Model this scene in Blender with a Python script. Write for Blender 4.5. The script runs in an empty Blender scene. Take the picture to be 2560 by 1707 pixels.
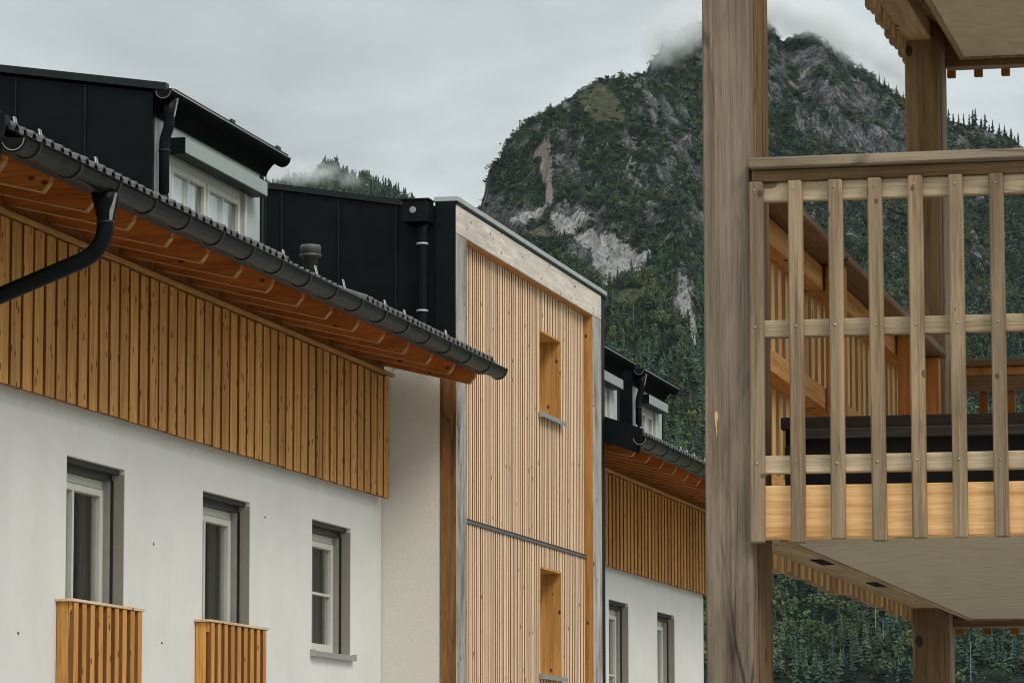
import bpy, bmesh, math, random
import numpy as np
from mathutils import Vector, Matrix

random.seed(7)
SC = bpy.context.scene
COL = SC.collection

# ------------------------------------------------------------------ camera
YAW, PITCH, ROLL = 0.22103, 0.11726, -0.0015264
EYE = Vector((0.0, 0.0, 1.6))
def cam_axes():
    cy, sy, cp, sp = math.cos(YAW), math.sin(YAW), math.cos(PITCH), math.sin(PITCH)
    f = Vector((-sy*cp, cy*cp, sp)); r = Vector((cy, sy, 0)); u = r.cross(f)
    cr, sr = math.cos(ROLL), math.sin(ROLL)
    return cr*r+sr*u, -sr*r+cr*u, f
R_, U_, F_ = cam_axes()
cam_d = bpy.data.cameras.new('camera')
cam = bpy.data.objects.new('camera', cam_d); COL.objects.link(cam)
m = Matrix.Identity(4)
for i in range(3):
    m[i][0], m[i][1], m[i][2], m[i][3] = R_[i], U_[i], -F_[i], EYE[i]
cam.matrix_world = m
cam_d.sensor_width = 36; cam_d.lens = 136.77
cam_d.clip_start = 0.1; cam_d.clip_end = 30000
SC.camera = cam

# ------------------------------------------------------------------ world: overcast sky
SUN_DIR = Vector((0.56, -0.45, 0.70)).normalized()
SKY_STRENGTH = 0.10
W_ = bpy.data.worlds.new('World'); SC.world = W_; W_.use_nodes = True
nt = W_.node_tree; nt.nodes.clear()
def N(nt, typ, **kw):
    n = nt.nodes.new(typ)
    for k, v in kw.items():
        if k == 'ins':
            for a, b in v.items(): n.inputs[a].default_value = b
        else: setattr(n, k, v)
    return n
def L(nt, a, b): nt.links.new(a, b)
def math_n(nt, op, a, b=None, clamp=False):
    n = nt.nodes.new('ShaderNodeMath'); n.operation = op; n.use_clamp = clamp
    for i, v in enumerate((a, b)):
        if v is None: continue
        if isinstance(v, (int, float)): n.inputs[i].default_value = v
        else: nt.links.new(v, n.inputs[i])
    return n.outputs[0]
def mixc(nt, fac, a, b, mode='MIX'):
    n = nt.nodes.new('ShaderNodeMix'); n.data_type = 'RGBA'; n.blend_type = mode; n.clamp_factor = True
    for sock, v in ((n.inputs[0], fac), (n.inputs[6], a), (n.inputs[7], b)):
        if isinstance(v, (int, float)): sock.default_value = v
        elif isinstance(v, tuple): sock.default_value = (*v[:3], 1)
        else: nt.links.new(v, sock)
    return n.outputs[2]
def ramp(nt, x, stops):
    n = nt.nodes.new('ShaderNodeValToRGB'); e = n.color_ramp.elements
    while len(e) < len(stops): e.new(0.5)
    for k, (p, c) in enumerate(stops):
        e[k].position = p; e[k].color = (*c[:3], 1) if not isinstance(c, (int, float)) else (c, c, c, 1)
    nt.links.new(x, n.inputs[0]); return n.outputs[0]

sky = N(nt, 'ShaderNodeTexSky', sky_type='NISHITA', sun_disc=False)
sky.sun_elevation = math.asin(SUN_DIR.z); sky.sun_rotation = math.atan2(SUN_DIR.x, SUN_DIR.y)
tc = N(nt, 'ShaderNodeTexCoord')
sep = N(nt, 'ShaderNodeSeparateXYZ'); L(nt, tc.outputs['Generated'], sep.inputs[0])
zz = math_n(nt, 'MAXIMUM', sep.outputs[2], 0.0)
grad = math_n(nt, 'DIVIDE', math_n(nt, 'ADD', math_n(nt, 'MULTIPLY', zz, 1.7), 1.0), 2.7)   # overcast: zenith three times the horizon
mp = N(nt, 'ShaderNodeMapping'); mp.inputs['Scale'].default_value = (1, 1, 2.6); mp.inputs['Location'].default_value = (0.35, 0.1, 0.0); L(nt, tc.outputs['Generated'], mp.inputs[0])
n1 = N(nt, 'ShaderNodeTexNoise', ins={'Scale': 7.0, 'Detail': 6.0, 'Roughness': 0.55, 'Distortion': 0.4}); L(nt, mp.outputs[0], n1.inputs['Vector'])
cl = ramp(nt, n1.outputs[0], [(0.30, 0.76), (0.5, 1.0), (0.68, 1.32)])
cloud = mixc(nt, 1.0, cl, (10.6, 11.5, 11.65), 'MULTIPLY')
gc = N(nt, 'ShaderNodeCombineColor'); 
for i in range(3): L(nt, grad, gc.inputs[i])
cloud = mixc(nt, 1.0, cloud, gc.outputs[0], 'MULTIPLY')
wcol = mixc(nt, 0.92, sky.outputs[0], cloud)
bg = N(nt, 'ShaderNodeBackground'); bg.inputs[1].default_value = SKY_STRENGTH; L(nt, wcol, bg.inputs[0])
wo = N(nt, 'ShaderNodeOutputWorld'); L(nt, bg.outputs[0], wo.inputs[0])

sun_d = bpy.data.lights.new('sun', 'SUN'); sun_d.energy = 1.5; sun_d.angle = math.radians(22); sun_d.color = (1.0, 0.96, 0.90)
sun = bpy.data.objects.new('sun', sun_d); COL.objects.link(sun)
sun.rotation_euler = (-SUN_DIR).to_track_quat('-Z', 'Y').to_euler(); sun.location = (20, 0, 40)

SC.view_settings.view_transform = 'Standard'; SC.view_settings.look = 'None'
SC.view_settings.exposure = 0.22; SC.view_settings.gamma = 1.0; SC.view_settings.use_curve_mapping = False
SC.render.engine = 'CYCLES'
SC.cycles.max_bounces = 14; SC.cycles.transparent_max_bounces = 12; SC.cycles.volume_bounces = 12
SC.cycles.use_denoising = True; SC.cycles.filter_width = 1.05

# ------------------------------------------------------------------ materials
MATS = {}
def new_mat(name):
    mt = bpy.data.materials.new(name); mt.use_nodes = True; MATS[name] = mt
    t = mt.node_tree; t.nodes.clear()
    out = t.nodes.new('ShaderNodeOutputMaterial'); b = t.nodes.new('ShaderNodeBsdfPrincipled')
    t.links.new(b.outputs[0], out.inputs[0])
    return mt, t, b
def obj_coords(t, k=23.0):
    c = t.nodes.new('ShaderNodeTexCoord'); oi = t.nodes.new('ShaderNodeObjectInfo')
    cb = t.nodes.new('ShaderNodeCombineXYZ')
    t.links.new(math_n(t, 'MULTIPLY', oi.outputs['Random'], k), cb.inputs[0])
    t.links.new(math_n(t, 'MULTIPLY', oi.outputs['Random'], k*1.7), cb.inputs[1])
    t.links.new(math_n(t, 'MULTIPLY', oi.outputs['Random'], k*2.9), cb.inputs[2])
    v = t.nodes.new('ShaderNodeVectorMath'); v.operation = 'ADD'
    t.links.new(c.outputs['Object'], v.inputs[0]); t.links.new(cb.outputs[0], v.inputs[1])
    return v.outputs[0], oi.outputs['Random']
def mapped(t, vec, scale):
    mpn = t.nodes.new('ShaderNodeMapping'); mpn.inputs['Scale'].default_value = scale
    t.links.new(vec, mpn.inputs[0]); return mpn.outputs[0]
def noise(t, vec, scale, detail=5, rough=0.6, dist=0.0):
    n = t.nodes.new('ShaderNodeTexNoise')
    n.inputs['Scale'].default_value = scale; n.inputs['Detail'].default_value = detail
    n.inputs['Roughness'].default_value = rough; n.inputs['Distortion'].default_value = dist
    t.links.new(vec, n.inputs['Vector']); return n.outputs[0]
def bump(t, b, h, strength, dist=0.01):
    n = t.nodes.new('ShaderNodeBump'); n.inputs['Strength'].default_value = strength; n.inputs['Distance'].default_value = dist
    t.links.new(h, n.inputs['Height']); t.links.new(n.outputs[0], b.inputs['Normal'])

AX = {'x': 0, 'y': 1, 'z': 2}
def wood(name, dark, light, axis='z', grey=None, grey_amt=0.0, knots=0.6, rough=0.75, var=0.25, ring=9.0, streak=70.0, stain=0.0, kal=7.0, kcr=11.0, crack=0.0, lo=0.39, hi=0.58, bmp=0.5, kop=0.9):
    mt, t, b = new_mat(name)
    vec, rnd = obj_coords(t)
    def sc(al, cr):
        s = [cr, cr, cr]; s[AX[axis]] = al; return tuple(s)
    wv = noise(t, mapped(t, vec, sc(0.7, ring)), 1.0, 4, 0.55, 1.2)
    fine = noise(t, mapped(t, vec, sc(1.6, streak)), 1.0, 3, 0.7, 0.2)
    fib = noise(t, mapped(t, vec, sc(9.0, streak*2.6)), 1.0, 2, 0.8)
    g = math_n(t, 'ADD', math_n(t, 'ADD', math_n(t, 'MULTIPLY', wv, 0.42), math_n(t, 'MULTIPLY', fine, 0.36)), math_n(t, 'MULTIPLY', fib, 0.22))
    col = ramp(t, g, [(lo, dark), (hi, light)])
    if grey:
        gm = noise(t, mapped(t, vec, sc(0.8, 5.0)), 1.0, 4, 0.6)
        gf = ramp(t, gm, [(0.5-0.25*grey_amt-0.15, 0.0), (0.62-0.2*grey_amt, 1.0)])
        gcol = ramp(t, g, [(0.3, tuple(c*0.62 for c in grey)), (0.65, grey)])
        col = mixc(t, math_n(t, 'MULTIPLY', gf, min(1.0, grey_amt+0.15)), col, gcol)
    if stain > 0:
        sn = noise(t, mapped(t, vec, sc(0.8, 4.0)), 1.0, 6, 0.7, 0.2)
        col = mixc(t, math_n(t, 'MULTIPLY', ramp(t, sn, [(0.48, 0.0), (0.66, 1.0)]), stain), col, tuple(c*0.38 for c in dark))
    if knots > 0:
        vo = t.nodes.new('ShaderNodeTexVoronoi'); vo.inputs['Scale'].default_value = 1.0
        t.links.new(mapped(t, vec, sc(kal, kcr)), vo.inputs['Vector'])
        kn = ramp(t, vo.outputs['Distance'], [(0.19, 1.0), (0.235, 0.0)])
        wn = t.nodes.new('ShaderNodeTexWhiteNoise'); t.links.new(vo.outputs['Position'], wn.inputs['Vector'])
        kk = math_n(t, 'MULTIPLY', kn, math_n(t, 'GREATER_THAN', wn.outputs['Value'], 1.0-0.34*knots))
        col = mixc(t, math_n(t, 'MULTIPLY', kk, kop), col, tuple(c*0.22 for c in dark))
    if crack > 0:
        ve = t.nodes.new('ShaderNodeTexVoronoi'); ve.feature = 'DISTANCE_TO_EDGE'; ve.inputs['Scale'].default_value = 1.0
        t.links.new(mapped(t, vec, sc(0.8, 13.0)), ve.inputs['Vector'])
        cm = ramp(t, noise(t, mapped(t, vec, sc(0.9, 6.0)), 1.0, 3, 0.6), [(0.48, 0.0), (0.58, 1.0)])
        ck = math_n(t, 'MULTIPLY', ramp(t, ve.outputs['Distance'], [(0.010, 1.0), (0.030, 0.0)]), cm)
        col = mixc(t, math_n(t, 'MULTIPLY', ck, crack), col, tuple(c*0.16 for c in dark))
    hv = math_n(t, 'ADD', math_n(t, 'MULTIPLY', rnd, var), 1.0-var*0.5)
    cc = t.nodes.new('ShaderNodeCombineColor')
    for i in range(3): t.links.new(hv, cc.inputs[i])
    col = mixc(t, 1.0, col, cc.outputs[0], 'MULTIPLY')
    t.links.new(col, b.inputs['Base Color']); b.inputs['Roughness'].default_value = rough
    b.inputs['Specular IOR Level'].default_value = 0.25
    bump(t, b, g, bmp, 0.005)
    return mt

M_BOARD   = wood('clad_board_wood', (0.34, 0.140, 0.030), (0.66, 0.345, 0.105), 'z', knots=1.5, kal=6.0, kcr=13.0, var=0.30)
M_BACK    = wood('clad_backing_wood', (0.20, 0.075, 0.016), (0.32, 0.130, 0.030), 'z', knots=0.3)  # backing tone also darkened to paint the shade between the boards
M_FLANKSHADE   = wood('clad_flank_shade_wood', (0.18, 0.064, 0.014), (0.29, 0.112, 0.026), 'z', knots=0.0)  # same wood as the boards; gap shade painted in by a darker tone
M_CORNERB = wood('corner_board_wood', (0.17, 0.072, 0.022), (0.33, 0.16, 0.058), 'z', knots=0.3, stain=0.5, crack=0.6)
M_RAFTER  = wood('rafter_wood', (0.28, 0.080, 0.015), (0.54, 0.175, 0.036), 'x', knots=0.6, var=0.22)
M_RAFTEND = wood('rafter_end_wood', (0.30, 0.150, 0.055), (0.46, 0.26, 0.11), 'x', knots=0.0)
M_CORNICE = wood('cornice_wood', (0.28, 0.130, 0.036), (0.48, 0.26, 0.085), 'y', knots=0.3)
M_DARKWOOD= wood('eave_dark_wood', (0.07, 0.030, 0.010), (0.13, 0.058, 0.020), 'y', knots=0.2)
M_BATTEN  = wood('tower_batten_wood', (0.62, 0.435, 0.275), (0.86, 0.66, 0.475), 'z', knots=0.35, var=0.26, ring=14)
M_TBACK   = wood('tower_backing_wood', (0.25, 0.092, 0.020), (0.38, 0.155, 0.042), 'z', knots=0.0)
M_FRAMEV  = wood('tower_frame_upright_wood', (0.24, 0.195, 0.155), (0.62, 0.56, 0.50), 'z', grey=(0.46, 0.43, 0.40), grey_amt=0.45, knots=0.5, stain=0.8, crack=0.5)
M_FRAMEH  = wood('tower_frame_beam_wood', (0.52, 0.42, 0.33), (0.82, 0.72, 0.62), 'y', grey=(0.74, 0.68, 0.62), grey_amt=0.4, knots=0.75, stain=0.35)
M_REVEAL  = wood('reveal_wood', (0.32, 0.130, 0.028), (0.58, 0.285, 0.080), 'z', knots=0.5)
M_SLAT    = wood('railing_slat_wood', (0.34, 0.135, 0.030), (0.62, 0.31, 0.085), 'z', knots=0.35, var=0.35)
M_CAP     = wood('railing_cap_wood', (0.56, 0.37, 0.21), (0.80, 0.59, 0.40), 'y', knots=0.4)
M_POST    = wood('weathered_post_wood', (0.070, 0.045, 0.025), (0.30, 0.215, 0.138), 'z', grey=(0.29, 0.235, 0.18), grey_amt=0.35, knots=0.0, stain=0.40, lo=0.42, hi=0.56, ring=6, streak=110, crack=0.7, kal=7.0, kcr=14.0, kop=0.55, bmp=1.0)
M_POST2   = wood('brown_post_wood', (0.100, 0.055, 0.022), (0.25, 0.150, 0.070), 'z', knots=0.35, stain=0.55, streak=75, crack=0.7, bmp=0.8)
M_BALU    = wood('weathered_baluster_wood', (0.180, 0.108, 0.054), (0.44, 0.305, 0.175), 'z', grey=(0.33, 0.255, 0.175), grey_amt=0.35, lo=0.42, hi=0.56, knots=0.5, kcr=22.0, kal=15.0, kop=0.7, var=0.45, stain=0.35, crack=0.35, streak=110, bmp=0.8)
M_RAILX   = wood('weathered_rail_wood', (0.36, 0.235, 0.118), (0.74, 0.55, 0.33), 'x', grey=(0.60, 0.50, 0.36), grey_amt=0.4, lo=0.42, hi=0.57, knots=0.7, kcr=13.0, kop=0.75, var=0.3, stain=0.3, streak=110, crack=0.3, bmp=0.8)
M_HAND    = wood('weathered_handrail_wood', (0.19, 0.128, 0.070), (0.46, 0.34, 0.215), 'x', grey=(0.36, 0.30, 0.22), grey_amt=0.5, lo=0.42, hi=0.56, knots=0.0, stain=0.45, streak=120, crack=0.5, bmp=0.9)
M_RAILD   = wood('brown_rail_wood', (0.115, 0.064, 0.028), (0.26, 0.165, 0.082), 'x', knots=0.4, stain=0.3)
M_FRESHX  = wood('fresh_beam_wood', (0.64, 0.325, 0.110), (0.95, 0.585, 0.275), 'x', knots=0.25, ring=24, streak=60, var=0.1, kcr=6, kal=4)
M_RAILY   = wood('weathered_side_rail_wood', (0.12, 0.078, 0.044), (0.28, 0.195, 0.120), 'y', knots=0.3, stain=0.4)
M_WARMY   = wood('warm_side_rail_wood', (0.34, 0.145, 0.036), (0.64, 0.33, 0.110), 'y', knots=0.5)
M_WARMZ   = wood('warm_side_baluster_wood', (0.46, 0.235, 0.075), (0.84, 0.52, 0.215), 'z', knots=0.5, var=0.4)
M_WARMP   = wood('warm_side_post_wood', (0.34, 0.135, 0.032), (0.58, 0.26, 0.072), 'z', knots=0.3)
M_BEAMY   = wood('deck_beam_wood', (0.21, 0.125, 0.055), (0.42, 0.28, 0.14), 'y', knots=0.4)
M_OUTER   = wood('weathered_outer_wood', (0.15, 0.082, 0.036), (0.34, 0.205, 0.100), 'z', knots=0.3, var=0.4, stain=0.3)
M_DARKX   = wood('dark_slat_wood', (0.020, 0.014, 0.011), (0.050, 0.036, 0.028), 'x', knots=0.1)
M_DARKG   = wood('dark_grey_slat_wood', (0.050, 0.044, 0.037), (0.115, 0.10, 0.083), 'x', knots=0.1)

def plain(name, col, rough=0.6, metal=0.0, nz=0.0, nscale=8.0, bmp=0.0, bscale=200.0, spec=0.5, bdist=0.002, dark=None):
    mt, t, b = new_mat(name)
    vec, rnd = obj_coords(t)
    c = mixc(t, ramp(t, noise(t, vec, nscale, 6, 0.6), [(0.35, 0.0), (0.68, 1.0)]), tuple(x*(1-nz) for x in col), dark or tuple(min(1, x*(1+nz)) for x in col))
    t.links.new(c, b.inputs['Base Color'])
    b.inputs['Roughness'].default_value = rough; b.inputs['Metallic'].default_value = metal; b.inputs['Specular IOR Level'].default_value = spec
    if bmp > 0: bump(t, b, noise(t, vec, bscale, 4, 0.6), bmp, bdist)
    return mt
M_PLASTER = plain('white_plaster', (0.73, 0.71, 0.67), 0.92, nz=0.035, nscale=1.3, bmp=0.5, bscale=90, spec=0.1, bdist=0.004)
def streaky(mt, amt):
    t = mt.node_tree; b = [n for n in t.nodes if n.type == 'BSDF_PRINCIPLED'][0]
    src = b.inputs['Base Color'].links[0].from_socket
    c = t.nodes.new('ShaderNodeTexCoord'); n = noise(t, mapped(t, c.outputs['Object'], (1.5, 1.8, 0.22)), 1.0, 6, 0.65, 0.4)
    n2 = noise(t, mapped(t, c.outputs['Object'], (9, 9, 9)), 1.0, 8, 0.75)
    f = math_n(t, 'ADD', math_n(t, 'MULTIPLY', ramp(t, n, [(0.42, 0.0), (0.75, 1.0)]), amt), math_n(t, 'MULTIPLY', ramp(t, n2, [(0.35, 0.0), (0.75, 1.0)]), amt*0.6))
    L(t, mixc(t, f, src, (0.42, 0.39, 0.34)), b.inputs['Base Color'])
streaky(M_PLASTER, 0.10)
M_PLASTERS= plain('coarse_plaster', (0.70, 0.655, 0.575), 0.95, nz=0.04, nscale=45, bmp=0.9, bscale=60, spec=0.1, bdist=0.008)
M_REVSHADE    = plain('reveal_shade_plaster', (0.29, 0.265, 0.222), 0.95, nz=0.06, nscale=40, bmp=0.6, bscale=90, spec=0.1, bdist=0.004)  # the white plaster darkened; shade of the reveals put into its colour
M_DORMER  = plain('dormer_plaster', (0.43, 0.455, 0.44), 0.9, nz=0.08, nscale=4, bmp=0.3, bscale=90, spec=0.1)
M_METAL   = plain('black_sheet_metal', (0.0042, 0.0068, 0.0080), 0.48, nz=0.3, nscale=3.0, bmp=0.05, bscale=5, spec=0.14, bdist=0.02)
M_METALL  = plain('black_seam_metal', (0.010, 0.014, 0.015), 0.42, nz=0.2, spec=0.3)
M_GUTTER  = plain('dark_gutter_metal', (0.0085, 0.0085, 0.0082), 0.38, metal=0.0, nz=0.6, nscale=5.0, bmp=0.12, bscale=9, bdist=0.01, spec=0.11)
M_EAVE    = plain('matt_black_eave', (0.0035, 0.0042, 0.0045), 0.8, nz=0.3, nscale=3, spec=0.03)
M_PIPE    = plain('black_pipe_metal', (0.005, 0.007, 0.008), 0.45, metal=0.0, nz=0.2, spec=0.12)
M_TILE    = plain('dark_roof_tile', (0.075, 0.072, 0.068), 0.5, nz=0.35, nscale=12, bmp=0.2, bscale=60)
M_ZINC    = plain('pale_zinc_sheet', (0.46, 0.48, 0.47), 0.45, metal=0.35, nz=0.1, nscale=5)
M_ALU     = plain('grey_aluminium', (0.42, 0.42, 0.40), 0.4, metal=0.5, nz=0.1)
M_WHITE   = plain('white_window_frame', (0.60, 0.58, 0.51), 0.45, nz=0.03)
M_GUIDE   = plain('grey_shutter_guide', (0.30, 0.29, 0.26), 0.5, nz=0.08)
M_JOINT   = plain('dark_joint_metal', (0.13, 0.125, 0.115), 0.5, metal=0.2, nz=0.2)
M_BLACKR  = plain('black_rubber', (0.012, 0.011, 0.010), 0.7, nz=0.1)
M_SHUTBOX = plain('pale_shutter_box', (0.31, 0.35, 0.33), 0.5, nz=0.06)
M_CURTD   = plain('dark_curtain', (0.010, 0.0085, 0.007), 0.95, nz=0.4, nscale=3)
M_CURTW   = plain('white_curtain', (0.85, 0.86, 0.87), 0.9, nz=0.04)
M_SOFFIT  = plain('plywood_soffit', (0.56, 0.465, 0.325), 0.9, nz=0.10, nscale=9, bmp=0.25, bscale=40, spec=0.1)
M_SCREW   = plain('steel_screw', (0.55, 0.55, 0.55), 0.3, metal=1.0)
M_RESIN   = plain('dried_resin', (0.62, 0.42, 0.20), 0.4, nz=0.2)
M_STEELD  = plain('dark_steel', (0.018, 0.015, 0.013), 0.5, nz=0.2)
M_GROUND  = plain('ground_grass', (0.10, 0.13, 0.045), 0.95, nz=0.35, nscale=0.6, bmp=0.5, bscale=20, spec=0.1)
M_YARD    = plain('pale_bounce_gravel', (0.36, 0.345, 0.32), 0.95, nz=0.2, nscale=6, bmp=0.5, bscale=60, spec=0.1)
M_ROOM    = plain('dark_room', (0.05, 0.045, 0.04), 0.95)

mt, t, b = new_mat('window_glass')
t.nodes.remove(b); out = [n for n in t.nodes if n.type == 'OUTPUT_MATERIAL'][0]
lw = N(t, 'ShaderNodeLayerWeight'); lw.inputs[0].default_value = 0.5
fr_ = math_n(t, 'ADD', math_n(t, 'MULTIPLY', math_n(t, 'POWER', lw.outputs['Facing'], 4.0), 0.75), 0.035, True)
tr = N(t, 'ShaderNodeBsdfTransparent'); tr.inputs[0].default_value = (0.93, 0.95, 0.94, 1)
gl = N(t, 'ShaderNodeBsdfGlossy'); gl.inputs['Roughness'].default_value = 0.02
mx = N(t, 'ShaderNodeMixShader'); L(t, fr_, mx.inputs[0]); L(t, tr.outputs[0], mx.inputs[1]); L(t, gl.outputs[0], mx.inputs[2]); L(t, mx.outputs[0], out.inputs[0])
M_GLASS = mt

# ------------------------------------------------------------------ object helpers
WL = {}
def thing(name, label, cat, loc, group=None):
    o = bpy.data.objects.new(name, None); COL.objects.link(o); o.location = loc; WL[o] = Vector(loc)
    o.empty_display_size = 0.3
    o['label'] = label; o['category'] = cat
    if group: o['group'] = group
    return o
def put(name, me, parent, loc, label=None, kind=None):
    o = bpy.data.objects.new(name, me); COL.objects.link(o)
    loc = Vector(loc); WL[o] = loc
    if parent is not None: o.parent = parent; o.location = loc - WL[parent]
    else: o.location = loc
    if label: o['label'] = label
    if kind: o['kind'] = kind
    return o
CACHE = {}
def box_mesh(dx, dy, dz, mat, bev):
    key = (round(dx, 4), round(dy, 4), round(dz, 4), mat.name, bev)
    if key in CACHE: return CACHE[key]
    bm = bmesh.new(); bmesh.ops.create_cube(bm, size=1.0)
    bmesh.ops.scale(bm, vec=(dx, dy, dz), verts=bm.verts)
    if bev > 0: bmesh.ops.bevel(bm, geom=bm.edges[:], offset=bev, segments=1, affect='EDGES')
    me = bpy.data.meshes.new('box'); bm.to_mesh(me); bm.free(); me.materials.append(mat); CACHE[key] = me
    return me
def box(parent, name, x, y, z, mat, bev=0.0, label=None, rot=None):
    c = ((x[0]+x[1])/2, (y[0]+y[1])/2, (z[0]+z[1])/2)
    o = put(name, box_mesh(abs(x[1]-x[0]), abs(y[1]-y[0]), abs(z[1]-z[0]), mat, bev), parent, c, label)
    if rot: o.rotation_euler = rot
    return o
def box_front(parent, name, x, y, z, front, side):      # separate woods for front (+x) face and flanks; on battens bleached front, fresh flanks
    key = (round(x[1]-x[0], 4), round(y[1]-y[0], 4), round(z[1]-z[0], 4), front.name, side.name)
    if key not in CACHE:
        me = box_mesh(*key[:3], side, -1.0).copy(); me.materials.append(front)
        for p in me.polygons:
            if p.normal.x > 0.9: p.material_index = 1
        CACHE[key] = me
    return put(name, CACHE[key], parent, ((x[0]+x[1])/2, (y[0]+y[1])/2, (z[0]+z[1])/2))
def boxes(parent, name, lst, mat, bev=0.0, label=None):       # several butted boxes as ONE part
    bm = bmesh.new()
    x0 = min(q[0][0] for q in lst); y0 = min(q[1][0] for q in lst); z0 = min(q[2][0] for q in lst)
    for x, y, z in lst:
        r = bmesh.ops.create_cube(bm, size=1.0)
        bmesh.ops.scale(bm, vec=(x[1]-x[0], y[1]-y[0], z[1]-z[0]), verts=r['verts'])
        bmesh.ops.translate(bm, vec=((x[0]+x[1])/2-x0, (y[0]+y[1])/2-y0, (z[0]+z[1])/2-z0), verts=r['verts'])
        if bev: bmesh.ops.bevel(bm, geom=list({e for v in r['verts'] for e in v.link_edges}), offset=bev, segments=1, affect='EDGES')
    me = bpy.data.meshes.new(name); bm.to_mesh(me); bm.free(); me.materials.append(mat)
    return put(name, me, parent, (x0, y0, z0), label)
def mesh(parent, name, verts, faces, mat, smooth=False, origin=None, label=None, kind=None):
    o = Vector(origin) if origin else Vector(verts[0])
    me = bpy.data.meshes.new(name); me.from_pydata([tuple(Vector(v)-o) for v in verts], [], faces); me.materials.append(mat)
    bm = bmesh.new(); bm.from_mesh(me); bmesh.ops.recalc_face_normals(bm, faces=bm.faces); bm.to_mesh(me); bm.free()
    if smooth:
        for p in me.polygons: p.use_smooth = True
    return put(name, me, parent, o, label, kind)
def prism(parent, name, prof, y0, y1, mat, smooth=False, label=None):   # (x, z) outline swept along y
    n = len(prof)
    vs = [(x, y0, z) for x, z in prof] + [(x, y1, z) for x, z in prof]
    fs = [tuple(range(n)), tuple(range(2*n-1, n-1, -1))] + [(i, (i+1) % n, n+(i+1) % n, n+i) for i in range(n)]
    return mesh(parent, name, vs, fs, mat, smooth, label=label)
def tube(parent, name, pts, rad, mat, seg=14, label=None, caps=True):
    pts = [Vector(p) for p in pts]; rad = rad if isinstance(rad, (list, tuple)) else [rad]*len(pts)
    vs, fs = [], []
    ref = None
    for i, p in enumerate(pts):
        tg = (pts[min(i+1, len(pts)-1)]-pts[max(i-1, 0)]).normalized()
        if ref is None: ref = Vector((0, 1, 0)) if abs(tg.y) < 0.9 else Vector((1, 0, 0))
        s = tg.cross(ref).normalized(); q = s.cross(tg)
        for k in range(seg):
            a = 2*math.pi*k/seg; vs.append(p + rad[i]*(math.cos(a)*s + math.sin(a)*q))
        if i:
            for k in range(seg):
                fs.append(((i-1)*seg+k, (i-1)*seg+(k+1) % seg, i*seg+(k+1) % seg, i*seg+k))
    if caps: fs += [tuple(range(seg)), tuple(range(len(vs)-seg, len(vs)))]
    o = mesh(parent, name, vs, fs, mat, False, label=label)
    for p in o.data.polygons: p.use_smooth = len(p.vertices) == 4
    return o
def bend(a, b, c, r, n=6):     # rounded corner at b
    a, b, c = Vector(a), Vector(b), Vector(c)
    p, q = b+(a-b).normalized()*r, b+(c-b).normalized()*r
    return [p*(1-s)**2 + b*2*s*(1-s) + q*s*s for s in [k/n for k in range(n+1)]]
def holed_wall(parent, name, X, y, z, holes, mat, thick=0.35, label=None, side=-1):   # wall in the plane x = X with rectangular openings and their reveals
    ys = sorted({y[0], y[1], *[h[0] for h in holes], *[h[1] for h in holes]})
    zs = sorted({z[0], z[1], *[h[2] for h in holes], *[h[3] for h in holes]})
    bm = bmesh.new(); vd = {}
    def V(x, yy, zz):
        k = (round(x, 4), round(yy, 4), round(zz, 4))
        if k not in vd: vd[k] = bm.verts.new((x-X, yy-y[0], zz-z[0]))
        return vd[k]
    inside = lambda yy, zz: any(h[0] < yy < h[1] and h[2] < zz < h[3] for h in holes)
    Xb = X+side*thick
    for i in range(len(ys)-1):
        for j in range(len(zs)-1):
            if inside((ys[i]+ys[i+1])/2, (zs[j]+zs[j+1])/2): continue
            a = [(ys[i], zs[j]), (ys[i+1], zs[j]), (ys[i+1], zs[j+1]), (ys[i], zs[j+1])]
            bm.faces.new([V(X, *p) for p in a]); bm.faces.new([V(Xb, *p) for p in a][::-1])
    def strip(p, q):
        bm.faces.new([V(X, *p), V(X, *q), V(Xb, *q), V(Xb, *p)])
    for i in range(len(ys)-1): strip((ys[i], z[0]), (ys[i+1], z[0])); strip((ys[i+1], z[1]), (ys[i], z[1]))
    for j in range(len(zs)-1): strip((y[0], zs[j]), (y[0], zs[j+1])); strip((y[1], zs[j+1]), (y[1], zs[j]))
    for h in holes:
        for i in range(len(ys)-1):
            if h[0] <= ys[i] and ys[i+1] <= h[1]:
                if h[2] > z[0]: strip((ys[i], h[2]), (ys[i+1], h[2]))
                strip((ys[i], h[3]), (ys[i+1], h[3]))
        for j in range(len(zs)-1):
            if h[2] <= zs[j] and zs[j+1] <= h[3]: strip((h[0], zs[j]), (h[0], zs[j+1])); strip((h[1], zs[j]), (h[1], zs[j+1]))
    bmesh.ops.recalc_face_normals(bm, faces=bm.faces)
    me = bpy.data.meshes.new(name); bm.to_mesh(me); bm.free(); me.materials.append(mat)
    return put(name, me, parent, (X, y[0], z[0]), label)
def curtain(parent, X, y, z, mat, amp=0.02, pitch=0.11):
    n = max(8, int((y[1]-y[0])/pitch*6)); vs, fs = [], []
    ph = random.random()*6
    for i in range(n+1):
        yy = y[0]+(y[1]-y[0])*i/n
        xx = X+amp*math.sin(2*math.pi*yy/pitch+ph+1.3*math.sin(yy*9))
        vs += [(xx, yy, z[0]), (xx, yy, z[1])]
        if i: fs.append((2*i-2, 2*i, 2*i+1, 2*i-1))
    return mesh(parent, 'curtain', vs, fs, mat, True)

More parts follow.
